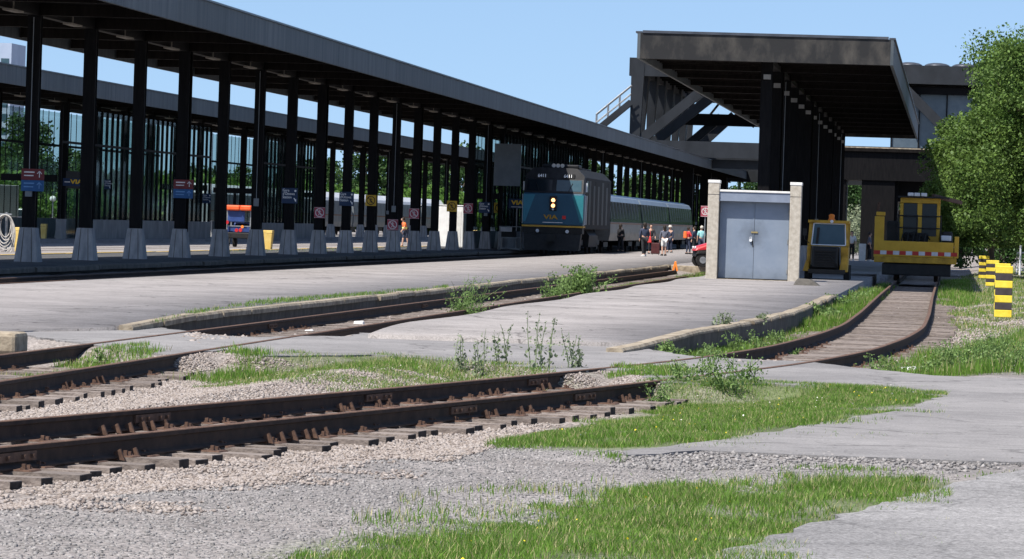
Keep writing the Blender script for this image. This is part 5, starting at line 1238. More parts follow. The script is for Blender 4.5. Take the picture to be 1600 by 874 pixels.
    if bag:
        x, y, z = A(0, -.235, 1.02); mb = MB(); mb.taper(x, y, z, z + .45 * S, .16 * S, .09 * S, .14 * S, .08 * S); mb.build('backpack', bag, t, bevel=.04)
    return t
def pp(px_, py_, Z0=PZ): return G(px_, py_, Z0)
PI = math.pi
P = pp(969, 394.5, .13); person('person all in black standing close against the coach behind the locomotive', (P[0], P[1], .134), 1.68, -.6, 'cloth_black', 'cloth_black', longhair=True)
P = pp(1006, 401); person('person in dark clothes walking, pale feet, left of the red bag carrier', (P[0], P[1], .134), 1.78, .4, 'cloth_navy', 'cloth_black', shoes='cap_white', stride=.16, longhair=True)
P = pp(1016, 397); pb = person('person in black carrying a bright red bag', (P[0], P[1], .134), 1.72, PI + .3, 'cloth_black', 'cloth_black', armL=.5)
P = pp(1037, 400); person('person in grey-blue top and white shorts with bare legs', (P[0], P[1], .134), 1.66, PI * .1, 'cloth_grey', 'cloth_white', shorts=True, longhair=True, stride=.05)
P = pp(1046, 395); person('person in navy with a straw hat behind the one in white shorts', (P[0], P[1], .134), 1.66, PI * .9, 'cloth_navy', 'cloth_navy', hat='lamp_panel', armR=.7)
P = pp(1075, 397.5); person('person in bright orange-red jacket with dark trousers near the red utility vehicle', (P[0], P[1], .134), 1.62, -1.2, 'cloth_red', 'cloth_navy', armR=.6, bag='cloth_orange')
P = pp(1084, 398); person('person in dark blue jacket between the orange-jacketed and turquoise-shirted people', (P[0], P[1], .134), 1.68, 1.2, 'cloth_navy', 'cloth_black')
P = pp(1095, 399); person('pale-haired person in a light turquoise shirt behind the utility vehicle', (P[0], P[1], .134), 1.72, .5, 'cloth_aqua', 'cloth_navy', hair='hair_grey', sleeves=False)
P = PY(1330, 405, 243.5); person('person in white shirt and black trousers, red sash, behind the yellow tug', (P[0], P[1], PZ), 1.70, PI, 'cloth_white', 'cloth_black', armR=1.1, sleeves=False, shoes='cap_white', bag='cloth_black')
P = PY(1358, 404, 243.0); person('person in blue and white beside the yellow work vehicle', (P[0], P[1], PZ), 1.66, -PI / 2, 'cloth_grey', 'cloth_black', sleeves=False, shoes='cap_white')
P = pp(1545, 404, -.04); person('person in bright red top and shorts beyond the striped bollards', (P[0], P[1], -.04), 1.6, PI / 2, 'cloth_red', 'cloth_red', shorts=True, bag='cloth_red', armR=.8)
P = pp(633, 386.5, .0); wk = person('rail worker in orange safety vest and dark shorts stepping between the platforms', (P[0], P[1], .004), 1.78, PI * .65, 'cloth_orange', 'cloth_navy', shorts=True, sleeves=False, lean=.28, stride=.16, armL=.5)
mb = MB(); mb.lathe([(.158, 0), (.16, .03), (.16, .05), (.158, .08)], (0, .07, 1.12), 'z', 16); mb.build('reflective_band', 'vest_stripe', wk)
# luggage
P = pp(1024, 398.5); t = thing('suitcase', 'dark red upright suitcase standing beside the person in white shorts', 'suitcase', (P[0], P[1], .134)); mb = MB(); mb.box(-.24, .24, -.13, .13, .05, .68); mb.build('shell', 'suitcase', t, bevel=.04)
mb = MB(); mb.tube([(-.12, .1, .68), (-.12, .1, 1.0), (.12, .1, 1.0), (.12, .1, .68)], .012, 6); mb.build('handle', 'black_metal', t)
for s in (-1, 1): mb = MB(); wheel(mb, (s * .18, .08, .03), .03, .03, 8); mb.build('wheel', 'black_rubber', t)
P = pp(1012.5, 397); t = thing('red_bag', 'bright red shoulder bag hanging beside the person in black', 'bag', (P[0], P[1] - .15, .98)); mb = MB(); mb.taper(0, 0, -.2, .16, .20, .09, .16, .06); mb.build('bag_body', 'cloth_red', t, bevel=.04); mb = MB(); mb.tube([(-.12, 0, .15), (-.05, .04, .5), (.1, .04, .5), (.12, 0, .15)], .012, 6); mb.build('strap', 'cloth_red', t)

# ================================================================== VEGETATION
def unit(n):
    v = rng.normal(size=(n, 3)); return v / np.linalg.norm(v, axis=1, keepdims=True)
def leaves(centers, size, flat=.0, asp=.62):
    """one small kite-shaped leaf face at each centre"""
    n = len(centers); nr = unit(n); nr[:, 2] += flat; nr /= np.linalg.norm(nr, axis=1, keepdims=True)
    a = np.cross(nr, unit(n)); a /= np.linalg.norm(a, axis=1, keepdims=True); b = np.cross(nr, a)
    s = (size * (.65 + .7 * rng.random(n)))[:, None]
    v = np.stack([centers - a * s * .5, centers + b * s * asp * .5 - a * s * .05, centers + a * s * .5, centers - b * s * asp * .5 - a * s * .05], 1).reshape(-1, 3)
    return v, np.arange(n * 4).reshape(-1, 4)
def crown_points(c, rad, nclump, per, cr, seed_noise=.25, zmin=None):
    u = unit(nclump); rr = (.45 + .55 * rng.random(nclump) ** .45)[:, None]
    lump = 1 + seed_noise * np.sin(u[:, :1] * 4.1 + 1.3) * np.cos(u[:, 1:2] * 3.7 + .4) + seed_noise * .6 * np.sin(u[:, 2:] * 6 + u[:, :1] * 5)
    cc = np.array(c) + u * rr * lump * np.array(rad)
    p = np.repeat(cc, per, 0) + unit(nclump * per) * (1.5 * rng.random(nclump * per) ** .5)[:, None] * np.repeat(cr * (.6 + .8 * rng.random(nclump)), per)[:, None] * np.array([1, 1, .75])
    if zmin is not None: p = p[p[:, 2] > zmin]
    return cc, p
def trunk_mb(h, r, cc, n=9, lean=(0, 0)):
    mb = MB(); pts = [(lean[0] * f * f, lean[1] * f * f, h * f) for f in np.linspace(0, 1, 7)]
    mb.tube(pts, [r * (1.25 if i == 0 else 1 - .6 * i / 6) for i in range(7)], 9)
    for k in rng.choice(len(cc), min(n, len(cc)), replace=False):
        e = np.array(cc[k]); f = .35 + .5 * rng.random(); s = np.array([lean[0] * f * f, lean[1] * f * f, h * f]); m = (s + e) / 2 + np.array([0, 0, -.1 * h * .3]) + rng.normal(size=3) * .15
        mb.tube([s, m, e], [r * .42, r * .26, r * .07], 6)
    return mb
def tree(name, label, loc, rad, cz, h, r, nclump, per, cr, ls, leaf, group=None, zmin=.3):
    t = thing(name, label, 'tree', loc, 0, group)
    cc, p = crown_points((0, 0, cz), rad, nclump, per, cr, zmin=zmin); v, f = leaves(p, ls, .3)
    link('crown', np_mesh('crown', v, f, leaf), t); trunk_mb(h, r, cc).build('trunk', 'trunk_bark', t, smooth=True); return t
# big maple on the right
tree('maple_tree', 'large leafy green maple tree rising beside the short canopy', (5.5, 186, -.05), (5.9, 6.5, 5.6), 5.7, 9, .34, 520, 420, .66, .15, 'leaf_maple', zmin=1.5)
tree('maple_tree', 'lower spreading leafy tree under the maple, touching the canopy shadow', (2.0, 205, -.05), (3.4, 4.0, 3.0), 3.4, 4.5, .16, 220, 280, .55, .15, 'leaf_maple', zmin=1.3)
tree('maple_tree', 'leafy tree in front of the parked black car at the right edge', (8.6, 222, -.05), (4.2, 4.2, 3.6), 4.6, 6, .2, 130, 160, .6, .2, 'leaf_maple', zmin=1.8)
# dark shrubs in the shade under the maple
for i, (x, y, sc) in enumerate(((.6, 232, .9), (3.0, 236, 1.05), (5.6, 238, 1.0), (8.2, 240, 1.15), (11.0, 239, 1.0), (13.6, 242, 1.1))):
    t = tree('dark_shrub', 'dark green shrub in the shade behind the picket fence', (x, y, -.05), (1.6 * sc, 1.3, 1.25 * sc), 1.3, 1.3, .07, 34, 70, .4, .2, 'leaf_far', 'dark shrubs behind the picket fence', zmin=.1); t['category'] = 'shrub'
# distant tree prototypes
def proto_decid(leaf, rad, cz, h, nclump=60, per=70, cr=.75, ls=.42):
    cc, p = crown_points((0, 0, cz), rad, nclump, per, cr, zmin=.2); v, f = leaves(p, ls, .3)
    return np_mesh('crown', v, f, leaf), trunk_mb(h, .22, cc, 6).mesh('trunk', 'trunk_bark')
def proto_conifer(h, R):
    n = 4200; z = h * (.06 + .94 * rng.random(n) ** 1.25); lay = .75 + .25 * np.sin(z * 5.2); rr = R * (1 - z / h) ** .85 * lay * np.sqrt(rng.random(n)); a = rng.random(n) * 2 * PI
    rr *= .8 + .3 * np.sin(a * 5 + np.floor(z) * 1.7); p = np.stack([rr * np.cos(a), rr * np.sin(a), z - .25 * rr], 1); v, f = leaves(p, .42, .2, .45)
    mb = MB(); mb.tube([(0, 0, 0), (0, 0, h * .5), (0, 0, h * .97)], [.22, .14, .02], 7)
    for k in range(14):
        q = p[rng.integers(n)]; mb.tube([(0, 0, q[2] + .2), tuple(q)], [.05, .015], 4)
    return np_mesh('crown', v, f, 'leaf_conifer'), mb.mesh('trunk', 'trunk_bark')
PR = {'oak': proto_decid('leaf_far', (3.6, 3.6, 3.6), 6.0, 7), 'elm': proto_decid('leaf_far', (2.8, 2.8, 4.2), 6.2, 8), 'con': proto_conifer(11, 2.4), 'con2': proto_conifer(12.5, 2.0), 'shrub': proto_decid('leaf_bright', (2.4, 2.4, 1.7), 1.7, 1.6, 40, 70, .6, .34), 'pale': proto_decid('leaf_pale', (2.2, 2.2, 2.2), 2.4, 2.2, 40, 70, .6, .34)}
NM = {'oak': ('broadleaf_tree', 'dark green broadleaf tree in the distant tree line'), 'elm': ('broadleaf_tree', 'tall narrow dark green broadleaf tree in the distant tree line'), 'con': ('conifer_tree', 'dark conical conifer in the distant tree line'), 'con2': ('conifer_tree', 'slim dark conical conifer in the distant tree line'), 'shrub': ('bright_shrub', 'bright yellow-green shrub in front of the distant tree line'), 'pale': ('pale_shrub', 'pale grey-green shrub seen through the passage behind the yellow tug')}
def far_tree(kind, px_, Y, s, label=None):
    X = PY(px_, 345, Y)[0]; nm, lb = NM[kind]
    t = thing(nm, label or lb, 'shrub' if 'shrub' in nm else 'tree', (X, Y, -.05), rng.random() * 6.28, None if label else {'shrub': 'bright shrubs before the tree line', 'pale': 'pale shrubs in the passage'}.get(kind, 'distant tree line ' + kind)); t.scale = (s * (.9 + .2 * rng.random()), s * (.9 + .2 * rng.random()), s)
    link('crown', PR[kind][0], t); link('trunk', PR[kind][1], t)
for i, px_ in enumerate(range(-60, 1260, 22)):
    k = ('oak', 'elm', 'con', 'oak', 'con2', 'elm', 'oak', 'con')[(i * 5 + (i * i) % 3) % 8]
    Y = 545 + 60 * rng.random(); top = np.interp(px_, [0, 60, 200, 430, 520, 600, 700, 800, 900, 1000, 1100, 1300], [214, 250, 262, 262, 232, 236, 218, 234, 256, 262, 268, 290]) + rng.normal(0, 6)
    hgt = (368.5 + .032 * (px_ - 1485) - top) / (FPX / (Y * .995)) + 1.75; base = {'oak': 9.8, 'elm': 10.6, 'con': 11, 'con2': 12.5}[k]
    far_tree(k, px_ + rng.normal(0, 5), Y, hgt / base)
for i, px_ in enumerate(range(-30, 1250, 28)):
    far_tree('shrub', px_ + rng.normal(0, 8), 470 + 40 * rng.random(), .9 + .8 * rng.random())
far_tree('oak', 20, 330, .62, 'leafy green tree behind the site trailer at the left edge'); far_tree('shrub', 4, 300, 1.15, 'bright green bush above the site trailer'); far_tree('elm', 38, 400, .95, 'darker slim tree between the left columns')
for px_, Y, s in ((1316, 300, .62), (1333, 312, .72), (1350, 304, .66)): far_tree('pale', px_, Y, s)
for px_, Y, s in ((1310, 530, 1.0), (1330, 540, .9), (1352, 535, 1.0), (1375, 540, 1.05), (1405, 520, 1.1), (1430, 530, 1.0), (1470, 540, 1.1), (1510, 520, 1.1), (1550, 530, 1.2), (1600, 520, 1.2)): far_tree('oak', px_, Y, s)
for px_, Y, s in ((1318, 330, .55), (1338, 345, .5), (1425, 420, .9), (1445, 430, 1.0)): far_tree('shrub', px_, Y, s)

# ---- grass (nobody could count it)
def blades(P, h, w, name, m, lean=.45):
    n = len(P); a = rng.random(n) * 2 * PI; la = rng.random(n) * 2 * PI; hh = h * (.5 + .8 * rng.random(n)); ww = w * (.7 + .6 * rng.random(n))
    side = np.stack([np.cos(a), np.sin(a), np.zeros(n)], 1) * ww[:, None] / 2
    tip = P + np.stack([np.cos(la) * hh * lean * rng.random(n), np.sin(la) * hh * lean * rng.random(n), hh], 1); mid = P * .6 + tip * .4; mid[:, 2] += hh * .08
    v = np.stack([P, mid + side, tip, mid - side], 1).reshape(-1, 3)
    return v, np.arange(n * 4).reshape(-1, 4)
def scatter(px_poly, dens, Zf=None, edge=.4, Z0=-.03, patch=0.0, pscale=1.0, seed=0):
    poly = gpoly(px_poly, Z0); mn, mx = poly.min(0), poly.max(0); n = int((mx - mn).prod() * dens)
    P = mn + rng.random((n, 2)) * (mx - mn); J = P + (np.stack([vnoise(P[:, 0], P[:, 1], 1.1, seed), vnoise(P[:, 0], P[:, 1], .8, seed + 9)], 1) - .5) * 2.6 * edge + (np.stack([vnoise(P[:, 0], P[:, 1], 6.3, seed + 1), vnoise(P[:, 0], P[:, 1], 6.3, seed + 8)], 1) - .5) * 1.2 * edge + rng.normal(size=P.shape) * edge * .22
    ok = inpoly(J, poly)
    nz = vnoise(P[:, 0], P[:, 1], pscale, seed + 3) * .5 + vnoise(P[:, 0], P[:, 1], pscale * 3.1, seed + 4) * .3 + vnoise(P[:, 0], P[:, 1], pscale * 9.3, seed + 5) * .2
    if patch: ok &= rng.random(len(P)) < sstep(patch - .14, patch + .26, nz)
    P = P[ok]; return np.column_stack([P, (gz(P[:, 0], P[:, 1]) if Zf is None else Zf(P[:, 0], P[:, 1])) - .005])
GR = []; DRY = []; FL = []; FY = []
def grass(poly, dens, h=.10, w=.008, Z0=-.03, patch=0., pscale=1., dry=.12, edge=.4, Zf=None, seed=0, flowers=0, yellow=0, lean=.5):
    P = scatter(poly, dens, Zf, edge, Z0=Z0, patch=patch, pscale=pscale, seed=seed)
    if not len(P): return
    hm = h * (.55 + .9 * vnoise(P[:, 0], P[:, 1], 1.3, seed + 21)); d = rng.random(len(P)) < dry
    GR.append(blades(P[~d], hm[~d], w, '', '', lean)); DRY.append(blades(P[d], hm[d] * 1.1, w * .8, '', '', lean))
    for lst, fr in ((FL, flowers), (FY, yellow)):
        if fr:
            q = P[rng.random(len(P)) < fr].copy(); q[:, 2] += h * (.5 + .9 * rng.random(len(q))); lst.append(leaves(q, .016, .8, .9))
g4 = [(430, 880), (560, 850), (700, 830), (830, 814), (950, 790), (1040, 775), (1150, 762), (1300, 752), (1400, 748), (1485, 757), (1450, 770), (1380, 786), (1300, 806), (1230, 826), (1160, 850), (1060, 880), (1000, 960), (300, 960)]
grass(g4, 4800, .055, .0055, lean=.95, patch=.36, pscale=1.6, seed=1, yellow=.0005, dry=.20)
grass([(1180, 741), (1300, 730), (1440, 732), (1475, 738), (1400, 746), (1250, 747)], 1800, .04, .007, patch=.42, seed=2)
grass([(1460, 742), (1580, 729), (1590, 734), (1500, 748)], 900, .04, .008, patch=.42, seed=3)
g3 = [(755, 690), (850, 662), (950, 645), (1030, 622), (1075, 592), (1197, 599), (1333, 607), (1400, 611), (1480, 619), (1423, 635), (1333, 653), (1244, 668), (1172, 680), (1100, 691), (980, 702), (850, 698)]
grass(g3, 3400, .052, .006, lean=.95, patch=.27, pscale=1.1, seed=4, yellow=.0012, flowers=.001, dry=.18)
grass([(880, 718), (985, 708), (975, 722), (900, 726)], 900, .06, patch=.3, seed=5)
grass([(640, 770), (760, 755), (950, 745), (960, 770), (800, 785), (650, 785)], 700, .055, .008, patch=.48, pscale=1.8, seed=6, dry=.4)
grass([(540, 815), (720, 800), (870, 800), (850, 815), (600, 830)], 500, .055, .008, patch=.5, pscale=2, seed=7, dry=.3)
grass([(980, 770), (1100, 745), (1180, 748), (1150, 765), (1050, 775)], 1000, .07, patch=.4, seed=8)
g1 = [(365, 562), (475, 556), (576, 554), (715, 564), (800, 571), (870, 582), (860, 588), (780, 594), (680, 600), (600, 596), (500, 590), (420, 586), (330, 580)]
grass(g1, 1700, .058, .007, lean=.9, patch=.42, pscale=.9, seed=9, flowers=.006, dry=.3)
grass([(20, 575), (100, 556), (170, 540), (205, 542), (262, 553), (160, 568), (60, 580)], 800, .08, .010, patch=.36, seed=10, flowers=.002, dry=.2)
grass([(345, 552), (365, 548), (420, 570), (340, 575)], 900, .10, .010, seed=11, patch=.2)
# beside the kerbs and along the tracks
grass([(955, 578), (1010, 592), (1075, 596), (1040, 580), (985, 573)], 1300, .10, .010, seed=12)
zp = lambda x, y: platz(y) + .006
grass([(240, 497), (420, 470), (640, 453), (700, 448), (700, 452), (640, 457.5), (420, 477), (240, 501)], 260, .06, .010, Zf=zp, Z0=.13, seed=13, edge=.03, patch=.40)
grass([(800, 484), (910, 465), (990, 450), (1100, 434), (1110, 428), (1060, 430), (980, 438), (900, 455), (800, 475)], 400, .10, .014, seed=14, edge=.1, patch=.25)
grass([(1060, 432), (1105, 424), (1110, 436), (1080, 440)], 300, .2, .018, seed=15, edge=.1)
grass([(560, 522), (640, 503), (800, 477), (800, 472), (640, 497), (560, 515)], 260, .07, .012, seed=16, edge=.1, patch=.4)
grass([(985, 542), (1060, 528), (1160, 512), (1250, 494), (1300, 470), (1325, 470), (1300, 500), (1230, 522), (1150, 540), (1060, 552)], 500, .10, .012, seed=17, edge=.15, patch=.42, flowers=.003)
grass([(1258, 498), (1300, 462), (1340, 450), (1372, 452), (1350, 478), (1310, 500), (1270, 508)], 420, .20, .018, seed=18, edge=.2)
grass([(1365, 572), (1440, 548), (1530, 530), (1640, 515), (1640, 585), (1480, 584), (1400, 577)], 600, .17, .013, seed=19, edge=.4, patch=.42, flowers=.003, dry=.15)
grass([(1465, 560), (1500, 495), (1640, 470), (1640, 520), (1530, 535)], 200, .08, .013, seed=20, patch=.55, dry=.35)
grass([(1480, 500), (1510, 455), (1640, 445), (1640, 490), (1530, 500)], 260, .10, .016, seed=21, patch=.52, dry=.35)
grass([(1495, 455), (1508, 425), (1640, 418), (1640, 446), (1530, 458)], 150, .08, .02, seed=22, patch=.5, dry=.35)
grass([(1330, 470), (1375, 440), (1395, 440), (1375, 466)], 160, .16, .02, seed=23, patch=.3)
grass([(1462, 470), (1470, 438), (1510, 432), (1530, 468)], 200, .16, .02, seed=24, patch=.3)
grass([(330, 398), (400, 396), (640, 392), (640, 396), (400, 401), (330, 402)], 30, .14, .03, seed=25, patch=.35, Zf=lambda x, y: x * 0 + .005, edge=.1)
for _g, _s in ((g4, 51), (g3, 52), (g1, 53)): grass(_g, 420, .04, .005, lean=1.0, patch=.42, pscale=2.6, edge=1.5, seed=_s, dry=.3)
def join(lst, name, m, label):
    if not lst: return
    vs = []; fs = []; o = 0
    for v, f in lst: vs.append(v); fs.append(f + o); o += len(v)
    ob = link(name, np_mesh(name, np.concatenate(vs), np.concatenate(fs), m)); tag(ob, label, name.split('_')[0], kind='stuff')
join(GR, 'grass', 'grass', 'patchy short green grass growing through the gravel')
join(DRY, 'dry_grass', 'grass_dry', 'thin straw-coloured dry grass among the green')
join(FL, 'clover_flowers', 'flower', 'tiny pale clover heads scattered in the grass')
join(FY, 'flowers_yellow', 'flower_yellow', 'tiny yellow flowers scattered in the grass')

_me = bpy.data.objects['ground'].data; _co = np.empty(len(_me.vertices) * 3, np.float32); _me.vertices.foreach_get('co', _co); _co = _co.reshape(-1, 3)
_soil = np.zeros(len(_co))
for _g in (g1, g3, g4): _soil = np.maximum(_soil, 1 - sstep(0, .5, poly_dist(_co[:, 0], _co[:, 1], gpoly(_g, -.03))))
_soil *= .35 + .65 * vnoise(_co[:, 0], _co[:, 1], 2.2, 77)
_at = _me.attributes.new('soil', 'FLOAT', 'POINT'); _at.data.foreach_set('value', _soil.astype(np.float32))
# ---- tall weeds, each one a plant
def weed(px_, py_, hpx, n, spread, label, leaf='leaf_weed', ls=.055, per=26, name='weed_plant', Z0=-.03, bushy=.05, tip=False):
    P = G(px_, py_, Z0); k = ppm(P); h = hpx / k; z = float(gz(P[0], P[1])) if Z0 < .05 else Z0
    t = thing(name, label, 'plant', (P[0], P[1], z - .01)); st = MB(); pts = []; sz = []
    for i in range(n):
        b = rng.normal(0, spread * .35, 2); e = b + rng.normal(0, spread, 2) * .6; hh = h * (.6 + .45 * rng.random()) if i else h
        q = [(b[0] + (e[0] - b[0]) * f ** 1.5 + .01 * math.sin(6 * f + i), b[1] + (e[1] - b[1]) * f ** 1.5, hh * f) for f in np.linspace(0, 1, 6)]
        st.tube(q, [.008, .007, .006, .005, .004, .002], 5)
        for j in range(per):
            f = rng.random() ** .8; c = np.array([np.interp(f, np.linspace(0, 1, 6), [p[d] for p in q]) for d in range(3)])
            pts.append(c + rng.normal(size=3) * np.array([bushy, bushy, .03]) * (1.25 - .75 * f)); sz.append(ls * (1.35 - .8 * f))
    st.build('stems', 'leaf_mullein_stem' if False else leaf, t)
    v, f = leaves(np.array(pts), 1.0, .2); c = np.repeat(np.array(pts), 4, 0); v = c + (v - c) * np.repeat(np.array(sz), 4)[:, None]
    link('foliage', np_mesh('foliage', v, f, leaf), t)
    return t
W = 'leaf_mullein'
for px_, py_, h, n, lb in ((722, 572, 60, 2, 'thin leafy stalk leftmost of the weeds on the grass strip before the paving'), (752, 575, 78, 3, 'tall leafy stalk with small leaves rising from the grass strip'), (785, 572, 66, 3, 'leafy weed stalk forked near the top beside the tallest stalk'),
                        (835, 580, 92, 2, 'slender curved weed stalk before the paved platform end'), (856, 579, 84, 2, 'upright weed stalk with dense small leaves near the rail'), (885, 578, 62, 2, 'shorter weed stalk beside the rail'), (908, 578, 52, 2, 'small leafy weed close to the rail end of the grass')):
    weed(px_, py_, h, n + 1, .11, lb, W, .050, 36, bushy=.036)
for px_, py_, h, n, lb in ((1035, 608, 48, 5, 'weed clump growing over the near rail end'), (1062, 600, 40, 5, 'leafy weed clump at the edge of the crossing'), (1105, 604, 62, 6, 'tall airy weed clump in the middle of the crossing grass'), (1140, 606, 64, 6, 'dense tall weed clump right of the airy one'), (1175, 602, 46, 5, 'weed clump at the right end of the crossing grass')):
    weed(px_, py_, h, n + 2, .28, lb, 'leaf_weed', .045, 38, bushy=.07)
weed(735, 488, 74, 20, .5, 'tall loose weed bush in the sunken track beside the kerb', 'leaf_weed', .058, 34, bushy=.09, name='weed_bush')
weed(715, 487, 44, 11, .35, 'low leafy weed bush left of the tall loose one in the sunken track', 'leaf_weed', .07, 34, bushy=.1, name='weed_bush')
weed(905, 459, 56, 30, .42, 'dense bright green weed bush over the sunken track', 'leaf_weed', .11, 60, bushy=.16, name='weed_bush')
weed(862, 464, 42, 16, .4, 'thin wispy weed bush left of the dense one', 'leaf_weed', .08, 36, bushy=.12, name='weed_bush')
weed(1130, 508, 22, 8, .18, 'grey-green weed tuft on top of the curved kerb', W, .05, 24, bushy=.06, Z0=.14)
weed(1190, 500, 12, 6, .12, 'low weed tuft on the paving beside the curved kerb', W, .05, 20, bushy=.05, Z0=.14)
for px_, py_, h, lb in ((1042, 552, 20, 'leafy weed at the low end of the curved kerb'), (1066, 547, 26, 'leafy weed against the kerb face with pale flowers'), (1108, 543, 30, 'bright weed against the curved kerb'), (1148, 537, 40, 'tall bright weed against the curved kerb'), (1182, 532, 34, 'spiky weed before the curved kerb'), (1218, 524, 28, 'small weed by the rail before the kerb')):
    weed(px_, py_, h, 6, .16, lb, 'leaf_weed', .06, 30, bushy=.08)
for px_, py_, h, lb in ((1285, 490, 30, 'dense weed bush at the far end of the curved kerb'), (1310, 474, 26, 'bright leafy weed bush beside the far kerb end'), (1335, 462, 20, 'weed bush before the yellow tug')):
    weed(px_, py_, h, 14, .4, lb, 'leaf_weed', .10, 50, bushy=.14, name='weed_bush')
for i, (px_, py_, h) in enumerate(((1375, 566, 34), (1400, 570, 30), (1452, 574, 44), (1490, 576, 52), (1520, 574, 60), (1548, 578, 50), (1575, 576, 62), (1596, 578, 56), (1500, 552, 40), (1555, 548, 44))):
    weed(px_, py_, h, 8, .28, ('leafy roadside weed clump at the right of the curving rails' if i > 1 else 'weed clump crowding the outer curving rail'), 'leaf_weed', .055, 40, bushy=.09).__setitem__('group', 'roadside weeds' if i > 1 else 'weeds at the outer rail')
weed(1240, 540, 16, 5, .1, 'small weed between the curving rails', 'leaf_weed', .05, 20); weed(150, 552, 34, 5, .14, 'grass-like weed beside the left rail at the crossing edge', 'leaf_weed', .06, 26); weed(27, 578, 10, 3, .05, 'tiny round-leaved weed beside the left rail', 'leaf_weed', .07, 10)
weed(432, 640 - 30, 12, 3, .06, 'tiny green weed on the pale gravel between the tracks', 'leaf_weed', .05, 14)

# ---- loose stones (ballast, rubble)
def stones(P, size, name, m, label, flat=.7):
    n = len(P); base = np.array([(1, 0, 0), (-1, 0, 0), (0, 1, 0), (0, -1, 0), (0, 0, 1), (0, 0, -1), (.62, .62, .45), (-.62, .6, .5), (.6, -.62, .42), (-.6, -.6, .5)], float)
    hull = [(4, 6, 0), (4, 7, 6), (4, 9, 7), (4, 8, 9), (4, 0, 8), (6, 2, 0), (7, 2, 6), (7, 1, 2), (9, 1, 7), (9, 3, 1), (8, 3, 9), (0, 3, 8), (5, 0, 2), (5, 2, 1), (5, 1, 3), (5, 3, 0)]
    s = size * (.5 + rng.random(n) ** 1.6); v = base[None] * (1 + rng.normal(0, .26, (n, 10, 1))) * np.stack([s, s * (.6 + .5 * rng.random(n)), s * flat * (.6 + .6 * rng.random(n))], 1)[:, None, :]
    a = rng.random(n) * 2 * PI; b = rng.normal(0, .35, n); c_, s_ = np.cos(a)[:, None], np.sin(a)[:, None]; cb, sb = np.cos(b)[:, None], np.sin(b)[:, None]
    x, y, z = v[..., 0], v[..., 1], v[..., 2]; y, z = y * cb - z * sb, y * sb + z * cb; x, y = x * c_ - y * s_, x * s_ + y * c_
    v = np.stack([x, y, z], -1) + P[:, None, :]; f = (np.array(hull)[None] + np.arange(n)[:, None, None] * 10).reshape(-1, 3)
    o = link(name, np_mesh(name, v.reshape(-1, 3), f, m)); tag(o, label, 'gravel', kind='stuff'); return o
def stone_mat(name, cols):
    m = bpy.data.materials.new(name); m.use_nodes = True; MATS[name] = m; t = m.node_tree; N = t.nodes; L = t.links; b = N['Principled BSDF']
    b.inputs['Roughness'].default_value = .95; b.inputs['Specular IOR Level'].default_value = .12
    geo = N.new('ShaderNodeNewGeometry'); cr = N.new('ShaderNodeValToRGB'); e = cr.color_ramp.elements; e[0].color = (*cols[0], 1); e[1].color = (*cols[-1], 1)
    for k, c in enumerate(cols[1:-1]): x = e.new((k + 1) / (len(cols) - 1)); x.color = (*c, 1)
    L.new(geo.outputs['Random Per Island'], cr.inputs[0]); L.new(cr.outputs[0], b.inputs['Base Color'])
stone_mat('stone_tan', [(.16, .13, .115), (.26, .222, .198), (.34, .295, .265), (.29, .258, .24), (.385, .34, .31), (.20, .165, .142), (.31, .265, .232)])
stone_mat('stone_greys', [(.125, .12, .117), (.20, .19, .184), (.26, .246, .238), (.22, .207, .20), (.34, .32, .305)])
near = [(-60, 780), (-60, 600), (330, 570), (620, 600), (860, 588), (900, 606), (1050, 618), (1040, 626), (760, 685), (640, 700), (400, 735), (200, 760)]
P = scatter(near, 1300, None, .6, Z0=-.2, seed=31)
P[:, 2] += .006; stones(P, .0165, 'ballast_stones', 'stone_tan', 'pale tan ballast stones along the rusty tracks')
shoulder = [(-60, 800), (-60, 745), (200, 735), (500, 690), (760, 665), (790, 690), (620, 715), (400, 745), (150, 790)]
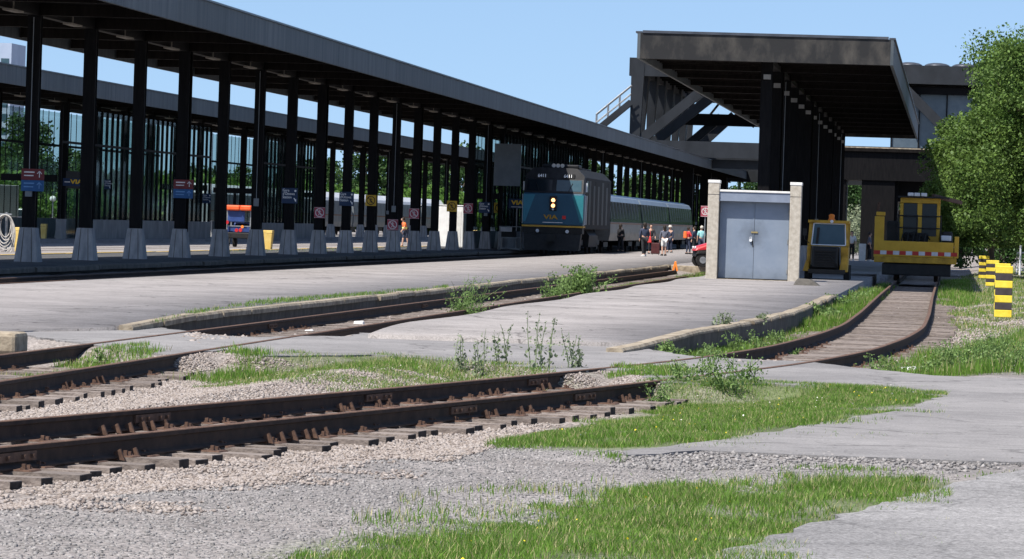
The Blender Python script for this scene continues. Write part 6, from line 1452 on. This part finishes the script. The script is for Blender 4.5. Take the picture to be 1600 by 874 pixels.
P2 = scatter(shoulder, 900, None, 1.0, Z0=-.06, seed=32); P2[:, 2] += .012; stones(P2, .015, 'ballast_shoulder', 'stone_tan', 'heap of tan ballast stones along the tie ends')
fore = [(-60, 790), (200, 745), (640, 700), (800, 690), (990, 712), (1500, 735), (1300, 760), (1000, 790), (700, 835), (420, 880), (300, 960), (-200, 960)]
P = scatter(fore, 600, None, .3, seed=33); P[:, 2] += .004; stones(P, .012, 'grey_gravel', 'stone_greys', 'fine grey gravel spread over the foreground')
P = scatter([(975, 712), (1100, 703), (1300, 711), (1450, 717), (1600, 722), (1640, 728), (1500, 738), (1300, 733), (1100, 735), (990, 726)], 420, None, .3, seed=34); P[:, 2] += .01; stones(P, .017, 'rubble_stones', 'stone_greys', 'band of broken grey rubble along the road edge', .8)
far_t = [(1130, 572), (1290, 540), (1340, 520), (1400, 470), (1600, 470), (1640, 530), (1480, 560), (1400, 560), (1290, 566)]
P = scatter(far_t, 60, None, .3, seed=35); P[:, 2] += .01; stones(P, .034, 'track_gravel', 'stone_tan', 'loose pale stones around the curving track')
P = scatter([(300, 540), (600, 500), (900, 455), (1060, 430), (1060, 426), (900, 445), (600, 482), (300, 520)], 80, None, .1, seed=36); P[:, 2] += .01; stones(P, .04, 'sunken_track_gravel', 'stone_tan', 'loose stones in the bed of the sunken dead-end track')
for px_, py_, s, lb in ((441, 500, .14, 'pale square stone lying beside the sunken rail'), (561, 504, .12, 'pale round stone on the sunken track bed'), (1418, 569, .17, 'white broken stone at the weedy road edge'), (483, 516, .10, 'pale stone between the sunken rails')):
    Pq = G(px_, py_, -.15 if px_ < 700 else -.03); z = float(gz(Pq[0], Pq[1])); mb = MB()
    for r in range(1):
        mb.hexa([(-s, -s * .7, -.03), (s * .9, -s * .8, -.03), (s, s * .7, -.03), (-s * .8, s * .9, -.03), (-s * .7, -s * .5, s * .9), (s * .6, -s * .6, s * .8), (s * .7, s * .4, s), (-s * .5, s * .6, s * .75)])
    o = mb.build('loose_stone', 'cap_white', None, bevel=.02); o.location = (Pq[0], Pq[1], z); tag(o, lb, 'stone')
